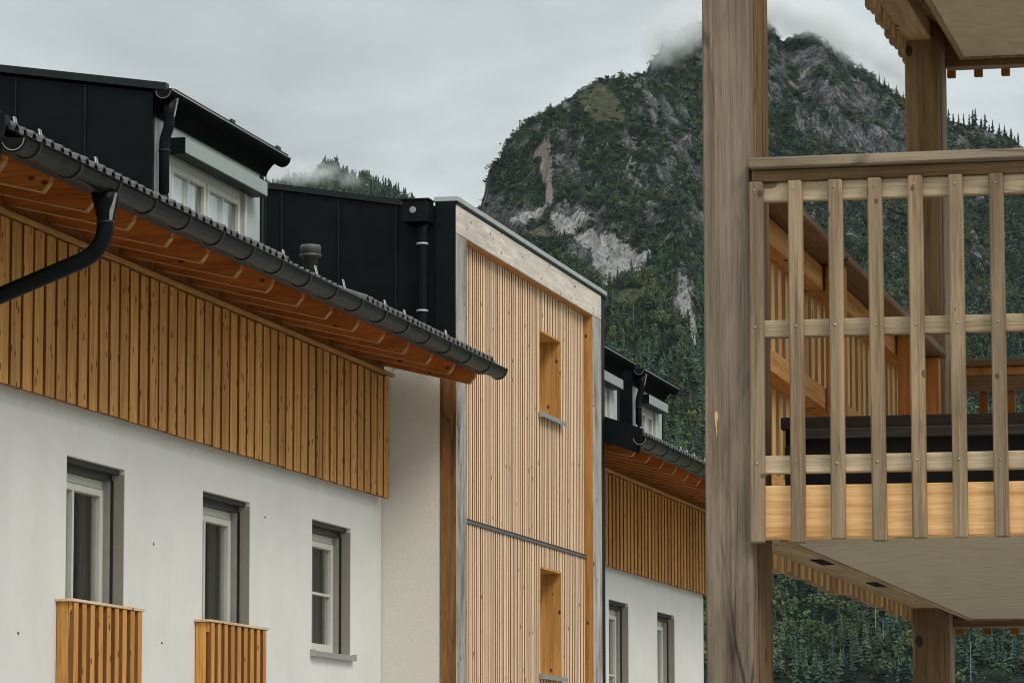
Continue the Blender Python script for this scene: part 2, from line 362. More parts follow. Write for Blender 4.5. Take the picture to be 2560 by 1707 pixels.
# ------------------------------------------------------------------ ground
def sheet(name, pts, z, mat):
    me = bpy.data.meshes.new(name); me.from_pydata([(x, y, 0) for x, y in pts], [], [tuple(range(len(pts)))]); me.materials.append(mat)
    o = put(name, me, None, (0, 0, z)); o['kind'] = 'structure'; return o
sheet('ground', [(-9000, -9000), (9000, -9000), (9000, 9000), (-9000, 9000)], 0.0, M_GROUND)
sheet('bounce_yard', [(-10.9, -25), (14, -25), (14, 75), (-10.9, 75)], 0.004, M_YARD)  # unseen pale paving, added to bounce light up to the soffits

# ------------------------------------------------------------------ house parts
SL = 0.34                                    # roof pitch
def zb(X): return 6.197+SL*(-9.885-X)        # roof line
def zu(X): return 6.197+0.235*(-9.885-X)      # underside of the rafters
def window(par, X, y, z, depth=0.19, bar=None, door=False, curtain_mat=None, sill=True, mid=None):
    fx = X-depth
    w = boxes(par, 'window', [((fx-0.07, fx), (y[1]-0.075, y[1]-0.002), (z[0], z[1]-0.10)), ((fx-0.07, fx), (y[0]+0.002, y[0]+0.075), (z[0], z[1]-0.10)),
                              ((fx-0.07, fx), (y[0]+0.075, y[1]-0.075), (z[1]-0.18, z[1]-0.10))], M_WHITE, 0.006)
    a, b2 = y[0]+0.075, y[1]-0.075
    mids = [a]+([mid] if mid else [])+[b2]
    for k in range(len(mids)-1):
        p, q = mids[k]+0.004, mids[k+1]-0.004
        s = 0.085; sp = s if k == 0 else 0.018; sq = s if k == len(mids)-2 else 0.018
        boxes(w, 'sash', [((fx-0.06, fx+0.018), (p, p+sp), (z[0]+0.02, z[1]-0.186)), ((fx-0.06, fx+0.018), (q-sq, q), (z[0]+0.02, z[1]-0.186)),
                          ((fx-0.06, fx+0.018), (p+sp, q-sq), (z[1]-0.186-0.062, z[1]-0.186)), ((fx-0.06, fx+0.018), (p+sp, q-sq), (z[0]+0.02, z[0]+0.02+s))], M_WHITE, 0.005)
        box(w, 'pane', (fx-0.032, fx-0.022), (p+sp, q-sq), (z[0]+0.02+s, z[1]-0.186-0.062), M_GLASS)
        if bar: box(w, 'glazing_bar', (fx-0.02, fx+0.004), (p+sp, q-sq), (bar-0.014, bar+0.014), M_WHITE)
    box(w, 'shutter_guide', (fx+0.002, X-0.122), (y[1]-0.05, y[1]-0.002), (z[0], z[1]-0.10), M_GUIDE)
    box(w, 'guide_groove', (X-0.121, X-0.100), (y[1]-0.035, y[1]-0.002), (z[0], z[1]-0.10), M_BLACKR)
    box(w, 'shutter_guide', (fx+0.002, X-0.122), (y[0]+0.002, y[0]+0.05), (z[0], z[1]-0.10), M_GUIDE)
    boxes(w, 'shutter_head', [((fx-0.02, X-0.115), (y[0]+0.002, y[1]-0.002), (z[1]-0.10, z[1]-0.002)), ((X-0.113, X-0.05), (y[0]+0.002, y[1]-0.002), (z[1]-0.045, z[1]-0.003))], M_STEELD)
    boxes(w, 'reveal_shade_lining', [((X-0.099, X-0.003), (y[1]-0.012, y[1]-0.001), (z[0], z[1]-0.046))], M_REVSHADE)  # added skin that carries the painted shade of the jamb
    if curtain_mat: curtain(w, fx-0.092, (y[0]+0.004, y[1]-0.004), (z[0], z[1]-0.1), curtain_mat, 0.016)
    boxes(w, 'inner_shade_lining', [((fx-0.15, fx-0.072), (y[1]-0.006, y[1]-0.001), (z[0], z[1]-0.1)), ((fx-0.15, fx-0.072), (y[0]+0.001, y[0]+0.006), (z[0], z[1]-0.1))], M_STEELD)  # dark skin added so the inner reveal does not show bright
    if sill:
        boxes(w, 'sill', [((X-0.17, X+0.055), (y[0]-0.05, y[1]+0.05), (z[0]-0.030, z[0]-0.004)), ((X+0.040, X+0.058), (y[0]-0.05, y[1]+0.05), (z[0]-0.060, z[0]-0.031)),
                          ((X+0.002, X+0.058), (y[0]-0.062, y[0]-0.051), (z[0]-0.060, z[0]+0.010)), ((X+0.002, X+0.058), (y[1]+0.051, y[1]+0.062), (z[0]-0.060, z[0]+0.010))], M_ALU)
    return w
def french_rail(par, X, y, z1, z0):
    fx = X+0.150
    r = box(par, 'balcony_rail', (X+0.004, fx+0.012), (y[0]-0.03, y[1]+0.06), (z1-0.024, z1), M_CAP, 0.003)
    box(r, 'side_board', (X+0.006, X+0.105), (y[0], y[0]+0.028), (z0, z1-0.027), M_SLAT, 0.003)
    box(r, 'side_board', (X+0.006, X+0.105), (y[1]-0.028, y[1]), (z0, z1-0.027), M_SLAT, 0.003)
    box(r, 'corner_block', (X+0.107, X+0.135), (y[0]+0.01, y[0]+0.05), (z1-0.12, z1-0.027), M_SLAT, 0.003)
    box(r, 'rail', (X+0.085, X+0.112), (y[0]+0.03, y[1]-0.03), (z1-0.11, z1-0.03), M_SLAT)
    box(r, 'rail', (X+0.085, X+0.112), (y[0]+0.03, y[1]-0.03), (z0+0.10, z0+0.18), M_SLAT)
    n = 9; p = (y[1]-y[0]-0.13)/(n-1)
    for k in range(n):
        yy = y[0]+0.03+k*p
        box_front(r, 'slat', (X+0.113, fx), (yy, yy+0.115), (z0+random.uniform(-.01, .01), z1-0.027), M_SLAT, M_FLANKSHADE)  # slat flanks darkened, shade of the gaps put into their colour
    return r
def gutter(par, Xc, z, r, y0, y1, brk, br0, name='gutter'):
    prof = []
    n = 12
    for k in range(n+1):
        a = math.pi*k/n; prof.append((Xc-r*math.cos(a), z-r*math.sin(a)*1.0))
    prof.append((Xc+r+0.008, z+0.006)); prof.append((Xc+r-0.004, z+0.012)); prof.append((Xc+r-0.010, z+0.002))
    for k in range(n-1, 0, -1):
        a = math.pi*k/n; prof.append((Xc-(r-0.008)*math.cos(a), z-(r-0.008)*math.sin(a)))
    prof.append((Xc-r+0.008, z+0.0))
    g = prism(par, name, prof, y0, y1, M_GUTTER)
    for p in g.data.polygons: p.use_smooth = False
    for e, yy in ((0, y0-0.006), (1, y1+0.001)):
        pl = [(Xc-(r+.002)*math.cos(math.pi*k/14), z+0.004-(r+.004)*math.sin(math.pi*k/14)) for k in range(15)]
        prism(g, 'end_plate', pl, yy, yy+0.005, M_GUTTER)
        ring = [(Xc-(r+.006)*math.cos(math.pi*k/14), z-(r+.008)*math.sin(math.pi*k/14)) for k in range(15)] + [(Xc+(r-.012)*math.cos(math.pi*k/14), z-(r-.010)*math.sin(math.pi*k/14)) for k in range(15)]
        prism(g, 'end_rim', ring, yy-0.010, yy-0.001, M_GUTTER)
        arc = [(Xc-(r-.012)*math.cos(math.pi*k/14), z-.004-(r-.012)*math.sin(math.pi*k/14)) for k in range(15)]+[(Xc+(r-.019)*math.cos(math.pi*k/14), z-.004-(r-.019)*math.sin(math.pi*k/14)) for k in range(15)]
        prism(g, 'end_bead', arc, yy-0.0115, yy-0.0102, M_GUIDE)
    tube(g, 'lip', [(Xc+r, y0, z+0.006), (Xc+r, y1, z+0.006)], 0.011, M_GUTTER, 8)
    yy = br0
    while yy < y1-0.05:
        ring = [(Xc-(r+.011)*math.cos(math.pi*k/14), z-(r+.011)*math.sin(math.pi*k/14)) for k in range(15)] + [(Xc+(r+.001)*math.cos(math.pi*k/14), z-(r+.001)*math.sin(math.pi*k/14)) for k in range(15)]
        prism(g, 'bracket', ring, yy, yy+0.028, M_STEELD)
        yy += brk
    return g
def tile_mesh():
    w = 0.2; pr = []
    for k in range(9):
        a = math.pi*k/8; pr.append((0.05-0.048*math.cos(a), 0.012+0.052*math.sin(a)))
    pr += [(0.115, 0.006), (0.185, 0.010), (0.2, 0.024)]
    n = len(pr); vs = []; ln = 0.42
    for x, dz in ((0.0, 0.0), (-ln, 0.0)):
        for yy, zz in pr: vs.append((x, yy, zz-SL*x))
        for yy, zz in pr: vs.append((x, yy, zz-SL*x-0.016))
    fs = []
    for i in range(n-1):
        fs += [(i, i+1, 2*n+i+1, 2*n+i), (n+i+1, n+i, 3*n+i, 3*n+i+1), (i+1, i, n+i, n+i+1), (2*n+i, 2*n+i+1, 3*n+i+1, 3*n+i)]
    fs += [(0, 2*n, 3*n, n), (n-1, 2*n-1, 4*n-1, 3*n-1)]
    me = bpy.data.meshes.new('tile'); me.from_pydata(vs, [], fs); me.materials.append(M_TILE)
    for p in me.polygons: p.use_smooth = False
    return me
TILE = tile_mesh()
def guard_mesh():
    bm = bmesh.new()
    P = [(0, 0, 0), (-0.02, 0, 0.085), (-0.02, 0.045, 0.085), (0, 0.045, 0)]
    me = bpy.data.meshes.new('snow_guard'); vs = []; fs = []
    for i in range(3):
        a, b2 = Vector(P[i]), Vector(P[i+1]); d = (b2-a).normalized(); s = Vector((1, 0, 0)).cross(d); s.normalize(); q = s.cross(d)
        base = len(vs)
        for p in (a, b2):
            for k in range(5):
                an = 2*math.pi*k/5; vs.append(p+0.006*(math.cos(an)*s+math.sin(an)*q))
        fs += [(base+k, base+(k+1) % 5, base+5+(k+1) % 5, base+5+k) for k in range(5)]
    me.from_pydata(vs, [], fs); me.materials.append(M_ZINC); return me
GUARD = guard_mesh()
def pitched_roof(house, y0, y1, Xr, flat=None, guards=()):
    zt = lambda X: zb(X)+0.215+0.03
    prof = [(-9.80, zb(-9.80)+0.172), (-9.66, zb(-9.66)+0.172), (-9.66, zt(-9.66)), (Xr, zt(Xr)), (Xr, zb(Xr)+0.172)]
    roof = prism(house, 'roof', prof, y0, y1, M_DARKWOOD)
    me = bpy.data.meshes.new('roof_far'); zr = zt(Xr); Xe = Xr-6
    prism(roof, 'rear_slope', [(Xr-0.002, zr-0.25), (Xr-0.002, zr), (Xe, zr-6*SL), (Xe, zr-6*SL-0.25)], y0, y1, M_TILE)
    n = int((y1-y0-0.12)/0.2)
    for k in range(n):
        yy = y0+0.10+k*0.2
        if flat and flat[0] < yy < flat[1]: continue
        tl = put('tile', TILE, roof, (-9.635+random.uniform(-.006, .006), yy, zt(-9.635)+0.075+random.uniform(-.004, .004)))
        tl.rotation_euler = (random.uniform(-.02, .02), random.uniform(-.01, .01), random.uniform(-.012, .012))
    # further courses: too many and unseen from below, kept as one relief
    vs, fs = [], []; pr = []
    for k in range(n):
        for a, h in ((0.0, .0), (0.02, .04), (0.05, .055), (0.08, .04), (0.1, .0), (0.18, 0.0)): pr.append((y0+0.1+k*0.2+a, h))
    rows = 12; dX = (-9.635-0.40-Xr)/rows
    for rw in range(rows):
        xa, xb = -9.635-0.36-rw*dX, -9.635-0.40-(rw+1)*dX
        base = len(vs)
        for yy, h in pr: vs.append((xa, yy, zt(xa)+0.112+h))
        for yy, h in pr: vs.append((xb, yy, zt(xb)+0.084+h))
        k = len(pr)
        fs += [(base+i, base+i+1, base+k+i+1, base+k+i) for i in range(k-1)]
    mesh(roof, 'tile_courses', vs, fs, M_TILE, kind='stuff')
    for yy in guards:
        put('snow_guard', GUARD, roof, (-9.75, yy, zt(-9.75)+0.115))
    if flat:
        mesh(roof, 'flashing_sheet', [(-9.60, flat[0], zt(-9.60)+0.055), (-9.60, flat[1], zt(-9.60)+0.055), (-11, flat[1], zt(-11)+0.02), (-11, flat[0], zt(-11)+0.02),
                                      (-9.60, flat[0], zt(-9.60)+0.049), (-9.60, flat[1], zt(-9.60)+0.049), (-11, flat[1], zt(-11)+0.01), (-11, flat[0], zt(-11)+0.01)],
             [(0, 1, 2, 3), (4, 5, 6, 7), (0, 1, 5, 4), (2, 3, 7, 6), (1, 2, 6, 5), (0, 3, 7, 4)], M_GUTTER)
    # verge board on the near gable edge
    prism(roof, 'verge_board', [(-9.70, zb(-9.70)+0.06), (-9.66, zt(-9.66)+0.09), (Xr, zt(Xr)+0.09), (Xr, zb(Xr)+0.06)], y0-0.045, y0-0.002, M_METAL)
    prism(roof, 'verge_cap', [(-9.66, zt(-9.66)+0.092), (-9.66, zt(-9.66)+0.165), (Xr, zt(Xr)+0.165), (Xr, zt(Xr)+0.092)], y0-0.03, y0+0.09, M_METAL)
    box(roof, 'fascia', (-9.798, -9.705), (y0+0.01, y1-0.15), (6.298, 6.374), M_METAL)
    return roof
def rafters(house, ys, XW):
    for yy in ys:
        top = 0.170
        prof = [(-9.885, zb(-9.885)), (-9.832, zb(-9.832)+0.085), (-9.806, zb(-9.806)+top), (XW-1.2, zb(XW-1.2)+top), (XW-1.2, zu(XW-1.2))]
        r = prism(house, 'rafter', prof, yy, yy+0.09, M_RAFTER)
        e = mesh(r, 'end_grain', [(-9.884, yy+.003, zb(-9.885)+.002), (-9.884, yy+.087, zb(-9.885)+.002), (-9.831, yy+.087, zb(-9.832)+.085), (-9.831, yy+.003, zb(-9.832)+.085),
                                  (-9.880, yy+.003, zb(-9.885)+.000), (-9.880, yy+.087, zb(-9.885)+.000), (-9.827, yy+.087, zb(-9.832)+.083), (-9.827, yy+.003, zb(-9.832)+.083)],
                 [(0, 1, 2, 3), (4, 5, 6, 7), (0, 1, 5, 4), (1, 2, 6, 5), (2, 3, 7, 6), (3, 0, 4, 7)], M_RAFTEND)
        prism(r, 'lower_edge', [(-9.886, zu(-9.886)-.010), (-9.886, zu(-9.886)-.0005), (XW, zu(XW)-.0005), (XW, zu(XW)-.010)], yy-.004, yy+.094, M_RAFTEND)
def cladding(house, X, y0, y1, z0, z1, pitch, wd):
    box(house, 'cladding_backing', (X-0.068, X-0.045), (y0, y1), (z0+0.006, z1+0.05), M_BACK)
    k = 0; yy = y0
    while yy < y1-0.02:
        w = min(wd, y1-yy)
        box_front(house, 'cladding_board', (X-0.044, X+random.uniform(-.003, .002)), (yy, yy+w+random.uniform(-.004, .004)), (z0+random.uniform(-.005, .005), z1+random.uniform(-.008, .008)), M_BOARD, M_FLANKSHADE)
        yy += pitch+random.uniform(-.004, .004)
    box(house, 'cornice', (X-0.03, X+0.030), (y0-0.02, y1+0.10), (z1+0.026, z1+0.062), M_CORNICE, 0.003)
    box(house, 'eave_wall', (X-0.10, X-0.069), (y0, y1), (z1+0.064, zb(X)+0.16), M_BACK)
def dormer(house, Xf, y0, y1, zw, wy, lefts, seams, roofslope=0.147, zcap=8.175, pipe=True, wz=(6.9, 7.60), deep=5.5):
    Xback = Xf-deep
    side = mesh(house, 'dormer', [(Xf-0.002, y, z) for y in (y0, y0+0.06) for z in (6.3, zcap-0.075)] + [(Xback, y, z) for y in (y0, y0+0.06) for z in (6.3, zcap-0.075+roofslope*deep)],
                [(0, 1, 5, 4), (2, 3, 7, 6), (0, 1, 3, 2), (4, 5, 7, 6), (1, 3, 7, 5), (0, 2, 6, 4)], M_METAL)
    mesh(side, 'far_cheek', [(Xf-0.002, y, z) for y in (y1-0.06, y1) for z in (6.3, zcap-0.075)] + [(Xback, y, z) for y in (y1-0.06, y1) for z in (6.3, zcap-0.075+roofslope*deep)],
         [(0, 1, 5, 4), (2, 3, 7, 6), (0, 1, 3, 2), (4, 5, 7, 6), (1, 3, 7, 5), (0, 2, 6, 4)], M_METAL)
    for sx in seams:
        box(side, 'seam', (sx-0.006, sx+0.006), (y0-0.022, y0-0.001), (6.4, zcap-0.09+roofslope*(Xf-sx)), M_METALL)
    # cap strip along the side and roof sheet
    xo = Xf+0.135
    prism(side, 'roof_cap', [(xo, zcap-0.07), (xo, zcap), (Xback, zcap+roofslope*(xo-Xback)), (Xback, zcap-0.07+roofslope*(xo-Xback))], y0-0.05, y0+0.05, M_METALL)
    prism(side, 'roof_sheet', [(xo+0.06, zcap-0.060-.01), (xo+0.06, zcap-0.035-.01), (Xback, zcap-0.012+roofslope*(xo-Xback)), (Xback, zcap-0.06+roofslope*(xo-Xback))], y0+0.052, y1+0.30, M_METAL)
    # curved dark eave between wall and gutter
    cv = [(Xf+0.012, zw-0.14), (Xf+0.018, zw-0.06), (Xf+0.04, zw), (Xf+0.085, zw+0.055), (Xf+0.15, zw+0.105), (Xf+0.15, zw+0.16), (Xf+0.012, zw+0.16)]
    prism(side, 'eave_soffit', cv[1:], y0+0.004, y1+0.10, M_EAVE)
    holed_wall(side, 'front_wall', Xf, (y0+0.062, y1-0.05), (6.35, zw+0.12), [(wy[0], wy[1], wz[0], wz[1])], M_DORMER, 0.3)
    box(side, 'corner_trim', (Xf-0.05, Xf+0.018), (y1-0.048, y1+0.03), (6.4, zw), M_METAL)
    gz = zcap-0.085
    g = prism(side, 'gutter', [(Xf+0.13-0.085*math.cos(math.pi*k/12), gz-0.085*math.sin(math.pi*k/12)) for k in range(13)]+[(Xf+0.13+0.078*math.cos(math.pi*k/12), gz-0.078*math.sin(math.pi*k/12)) for k in range(13)], y0-0.10, y1+0.32, M_EAVE)
    prism(side, 'gutter_end', [(Xf+0.13-0.086*math.cos(math.pi*k/12), gz+0.004-0.086*math.sin(math.pi*k/12)) for k in range(13)], y0-0.106, y0-0.101, M_PIPE)
    prism(side, 'gutter_rim', [(Xf+0.13-0.072*math.cos(math.pi*k/12), gz-0.002-0.072*math.sin(math.pi*k/12)) for k in range(13)]+[(Xf+0.13+0.068*math.cos(math.pi*k/12), gz-0.002-0.068*math.sin(math.pi*k/12)) for k in range(13)], y0-0.112, y0-0.107, M_GUIDE)
    tube(side, 'gutter_lip', [(Xf+0.215, y0-0.10, gz+0.004), (Xf+0.215, y1+0.32, gz+0.004)], 0.007, M_ZINC, 6)
    for q in range(2): box(side, 'roof_clip', (Xf+0.15, Xf+0.175), (y1-0.02-q*1.6, y1+0.10-q*1.6), (zcap-0.035, zcap-0.002), M_METALL)
    if pipe:
        py = y0+0.08
        xg, xw = Xf+0.13, Xf+0.085
        pts = [(xg, py, gz-0.06), (xg, py, gz-0.20)] + bend((xg, py, gz-0.20), (xg, py, gz-0.30), (xw, py, gz-0.43), 0.055)+bend((xg, py, gz-0.30), (xw, py, gz-0.43), (xw, py, 6.6), 0.055)+[(xw, py, 6.60)]
        pp = tube(side, 'downpipe', pts, [0.085, 0.056]+[0.050]*(len(pts)-2), M_PIPE)
        for cz in (7.55, 7.12): tube(pp, 'clamp', [(xw, py, cz), (xw, py, cz+0.02)], 0.057, M_METALL)
        mesh(side, 'outlet_bracket', [(xg+0.045, py-0.02, gz-0.05), (xg+0.095, py-0.02, gz-0.05), (xg+0.06, py-0.02, gz-0.22), (xg+0.045, py-0.02, gz-0.22),
                                      (xg+0.045, py-0.014, gz-0.05), (xg+0.095, py-0.014, gz-0.05), (xg+0.06, py-0.014, gz-0.22), (xg+0.045, py-0.014, gz-0.22)],
             [(0, 1, 2, 3), (4, 5, 6, 7), (0, 1, 5, 4), (1, 2, 6, 5), (2, 3, 7, 6), (3, 0, 4, 7)], M_ZINC)
    # window, shutter box
    fx = Xf-0.03
    a, b2 = wy; mid = (a+b2)/2; zt = wz[1]
    boxes(side, 'window_frame', [((fx-0.07, fx), (a+.002, a+0.07), (wz[0], zt-.002)), ((fx-0.07, fx), (b2-0.07, b2-.002), (wz[0], zt-.002)), ((fx-0.07, fx), (a+0.07, b2-0.07), (zt-0.08, zt-.002)), ((fx-0.07, fx), (mid-0.03, mid+0.03), (wz[0], zt-0.08))], M_WHITE, 0.005)
    for p, q in ((a+0.072, mid-0.032), (mid+0.032, b2-0.072)):
        s = 0.055
        boxes(side, 'sash', [((fx-0.06, fx+0.015), (p, p+s), (wz[0], zt-0.083)), ((fx-0.06, fx+0.015), (q-s, q), (wz[0], zt-0.083)), ((fx-0.06, fx+0.015), (p+s, q-s), (zt-0.083-s, zt-0.083))], M_WHITE, 0.005)
        box(side, 'pane', (fx-0.03, fx-0.022), (p+s, q-s), (wz[0], zt-0.083-s), M_GLASS)
        c = (p+q)/2
        box(side, 'glazing_bar', (fx-0.02, fx+0.003), (c-0.012, c+0.012), (wz[0], zt-0.083-s), M_WHITE)
        curtain(side, fx-0.06, (p+s-0.01, q-s-0.10), (wz[0], zt-0.10), M_CURTW, 0.012, 0.16)
    box(side, 'jamb_cover', (Xf+0.004, Xf+0.02), (b2+0.004, b2+0.05), (wz[0], zt), M_WHITE)
    box(side, 'shutter_box', (Xf+0.004, Xf+0.165), (a-0.10, b2+0.28), (zt+0.005, zt+0.145), M_SHUTBOX, 0.004)
    box(side, 'shutter_box_end', (Xf+0.003, Xf+0.167), (a-0.112, a-0.101), (zt+0.003, zt+0.147), M_METAL)
    box(side, 'shutter_box_base', (Xf+0.004, Xf+0.163), (a-0.10, b2+0.28), (zt-0.004, zt+0.004), M_METAL)
    return side

# ------------------------------------------------------------------ near house
house = thing('white_house', 'white plaster house wing with orange timber cladding, tiled eaves and dark dormer nearest the camera', 'house', (-13, 34, 0))
wins = [(31.56, 33.13, 2.30, 4.54), (35.49, 37.07, 2.30, 4.54), (39.36, 40.92, 3.16, 4.54)]
wall = holed_wall(house, 'wall', -11.0, (27.2, 42.25), (0, 6.45), [(a, b2, c, d) for a, b2, c, d in wins], M_PLASTER, 0.36)
box(house, 'rear_wall', (-21.0, -20.7), (27.2, 42.25), (0, 7.2), M_PLASTER)
box(house, 'gable_wall', (-20.69, -11.37), (27.2, 27.5), (0, 6.6), M_PLASTER)
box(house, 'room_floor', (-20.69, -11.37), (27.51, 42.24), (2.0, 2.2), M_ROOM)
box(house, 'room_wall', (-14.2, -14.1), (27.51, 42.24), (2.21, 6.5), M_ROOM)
for px, py, pz in ((-10.999, 33.98, 3.93), (-10.999, 34.25, 3.04), (-10.999, 37.6, 4.43), (-10.999, 30.4, 2.97)):
    box(house, 'anchor_hole', (px, px+0.002), (py-0.016, py+0.016), (pz-0.010, pz+0.010), M_BLACKR)
cladding(house, -10.865, 27.25, 42.10, 4.951, 6.300, 0.281, 0.222)
w1 = window(house, -11.0, (31.56, 33.13), (2.30, 4.54), mid=32.24, curtain_mat=M_CURTD, sill=False)
w2 = window(house, -11.0, (35.49, 37.07), (2.30, 4.54), mid=36.12, curtain_mat=M_CURTD, sill=False)
w3 = window(house, -11.0, (39.36, 40.92), (3.16, 4.54), bar=3.80, mid=39.95, curtain_mat=M_CURTD)
french_rail(house, -11.0, (31.33, 33.20), 3.300, 2.20)
french_rail(house, -11.0, (35.27, 37.15), 3.300, 2.20)
rafters(house, [27.72-1.006+1.006*k for k in range(16)], -10.9)
roof = pitched_roof(house, 26.30, 42.06, -16.0, flat=(33.75, 36.35), guards=[26.4, 26.75, 27.3, 28.6, 30.5, 33.9, 35.0, 36.0, 37.6, 38.4, 40.2])
prism(roof, 'boarding', [(-9.84, zb(-9.84)+0.1705), (-9.84, zb(-9.84)+0.1715), (-11.0, zb(-11.0)+0.1715), (-11.0, zb(-11.0)+0.1705)], 26.31, 42.0, M_RAFTER)
gutter(house, -9.60, 6.355, 0.10, 26.30, 42.02, 0.915, 26.58)
Yo = 28.38
pts = [(-9.60, Yo, 6.27), (-9.60, Yo, 6.20), (-9.60, Yo, 6.08)] + bend((-9.60, Yo, 6.1), (-9.60, Yo, 5.82), (-10.9, Yo, 5.33), 0.22, 9)+bend((-9.60, Yo, 5.82), (-10.84, Yo, 5.35), (-10.84, Yo, 4.5), 0.15)+[(-10.84, Yo, 0.1)]
dp = tube(house, 'downpipe', pts, [0.115, 0.10, 0.068]+[0.066]*(len(pts)-3), M_PIPE, 18)
mesh(dp, 'outlet_bracket', [(-9.545, Yo-.06, 6.26), (-9.49, Yo-.06, 6.26), (-9.53, Yo-.06, 6.05), (-9.55, Yo-.06, 6.05), (-9.545, Yo-.052, 6.26), (-9.49, Yo-.052, 6.26), (-9.53, Yo-.052, 6.05), (-9.55, Yo-.052, 6.05)],
     [(0, 1, 2, 3), (4, 5, 6, 7), (0, 1, 5, 4), (1, 2, 6, 5), (2, 3, 7, 6), (3, 0, 4, 7)], M_ZINC)
tube(dp, 'collar', [(-9.60, Yo, 6.05), (-9.60, Yo, 6.03)], 0.072, M_METALL)
dormer(house, -11.0, 33.85, 37.40, 7.93, (34.42, 36.78), None, [-11.655, -12.335, -13.015, -13.7], wz=(6.75, 7.60))
# roof vent
vent = tube(house, 'roof_vent', [(-10.93, 39.0, 6.7), (-10.93, 39.0, 7.255), (-10.93, 39.0, 7.26), (-10.93, 39.0, 7.285), (-10.93, 39.0, 7.29), (-10.93, 39.0, 7.30), (-10.93, 39.0, 7.36), (-10.93, 39.0, 7.385), (-10.93, 39.0, 7.395)],
            [0.078, 0.078, 0.112, 0.118, 0.09, 0.108, 0.112, 0.10, 0.04], M_TILE, 20)

# ------------------------------------------------------------------ stair tower
XT = -10.143
tower = thing('stair_tower', 'stair tower faced with narrow vertical timber battens in a pale wooden frame, two slot windows', 'tower', (XT, 46.5, 0))
Y0, Y1 = 42.29, 50.84
XP = XT-0.115                                   # face of the batten panel
frame_z = 8.285
box(tower, 'frame_post', (XT-0.19, XT), (Y0, Y0+0.50), (0, 7.953), M_FRAMEV, 0.006)
box(tower, 'frame_post', (XT-0.19, XT), (50.03, 50.57), (0, 7.953), M_FRAMEV, 0.006)
box(tower, 'frame_beam', (XT-0.19, XT+0.002), (Y0, 50.57), (7.957, frame_z), M_FRAMEH, 0.006)
box(tower, 'beam_underside', (XT-0.185, XT-0.012), (Y0+0.5, 50.03), (7.950, 7.956), M_REVEAL)
box(tower, 'post_lining', (XT-0.185, XT-0.012), (50.022, 50.029), (0, 7.949), M_REVEAL)
box(tower, 'corner_board', (XT-0.188, XT-0.003), (Y0-0.020, Y0-0.001), (0, 7.06), M_CORNERB)
box(tower, 'edge_flashing', (XT-0.3, XT-0.012), (50.572, Y1), (0, frame_z+0.03), M_METAL)
box(tower, 'roof_edge', (XT-0.24, XT+0.015), (Y0-0.04, Y1-0.02), (frame_z+0.002, frame_z+0.028), M_METAL)
box(tower, 'roof_edge_cap', (XT-0.25, XT+0.030), (Y0-0.055, Y1), (frame_z+0.029, frame_z+0.085), M_ZINC, 0.004)
box(tower, 'corner_cladding', (XT-0.235, XT-0.004), (Y0-0.052, Y0-0.021), (6.50, frame_z+0.028), M_METAL)
slots = [(47.22, 48.47, 6.40, 7.425), (47.22, 48.47, 3.148, 4.462)]
holed_wall(tower, 'panel_backing', XP-0.046, (Y0+0.50, 50.025), (0, 7.95), slots, M_TBACK, 0.05)
holed_wall(tower, 'front_wall', XP-0.10, (Y0+0.02, Y1-0.02), (0, 8.2), slots, M_PLASTER, 0.20)
box(tower, 'storey_rail', (XP-0.03, XP+0.022), (Y0+0.50, 50.021), (4.748, 4.778), M_JOINT, 0.004)
box(tower, 'storey_rail_gasket', (XP-0.028, XP+0.004), (Y0+0.50, 50.021), (4.779, 4.800), M_BLACKR)
pit = 0.0985; k = 0; yy = Y0+0.515
while yy+0.052 < 50.02:
    c = yy+0.026
    segs = [(4.803, 7.949), (0.05, 4.745)]
    for za, zc in segs:
        cuts = [(za, zc)]
        for h in slots:
            if h[0]-0.03 < c < h[1]+0.03:
                cuts = [q for p in cuts for q in ((p[0], min(p[1], h[2]-0.01)), (max(p[0], h[3]+0.01), p[1])) if q[1]-q[0] > 0.05 and not (q[0] < h[3]-0.02 and q[1] > h[2]+0.02)] or cuts
        for a, b2 in cuts:
            box_front(tower, 'batten', (XP-0.040, XP+random.choice((-.003, 0, .003))), (yy, yy+0.056), (a, b2), M_BATTEN, M_TBACK)
    yy += pit
for h in slots:
    d = 0.30
    lin = boxes(tower, 'slot_window', [((XP-d, XP+0.004), (h[1]-0.004, h[1]+0.022), (h[2], h[3]+0.02)), ((XP-d, XP+0.004), (h[0]-0.022, h[0]+0.004), (h[2], h[3]+0.02)), ((XP-d, XP+0.004), (h[0]+0.005, h[1]-0.005), (h[3]-0.004, h[3]+0.02))], M_REVEAL)
    boxes(lin, 'frame', [((XP-d-0.06, XP-d+.02), (h[0]+.006, h[0]+0.07), (h[2], h[3]-.006)), ((XP-d-0.06, XP-d-.001), (h[1]-0.07, h[1]-.006), (h[2], h[3]-.006)), ((XP-d-0.06, XP-d-.001), (h[0]+0.07, h[1]-0.07), (h[3]-0.07, h[3]-.006))], M_WHITE, 0.004)
    box(lin, 'pane', (XP-d-0.04, XP-d-0.03), (h[0]+0.07, h[1]-0.07), (h[2], h[3]-0.07), M_GLASS)
    boxes(lin, 'sill', [((XP-d+.03, XP+0.075), (h[0]-0.06, h[1]+0.06), (h[2]-0.030, h[2]-0.006)), ((XP+0.062, XP+0.080), (h[0]-0.06, h[1]+0.06), (h[2]-0.060, h[2]-0.031)), ((XP+.004, XP+0.080), (h[0]-0.072, h[0]-0.061), (h[2]-0.060, h[2]+0.008))], M_ALU)
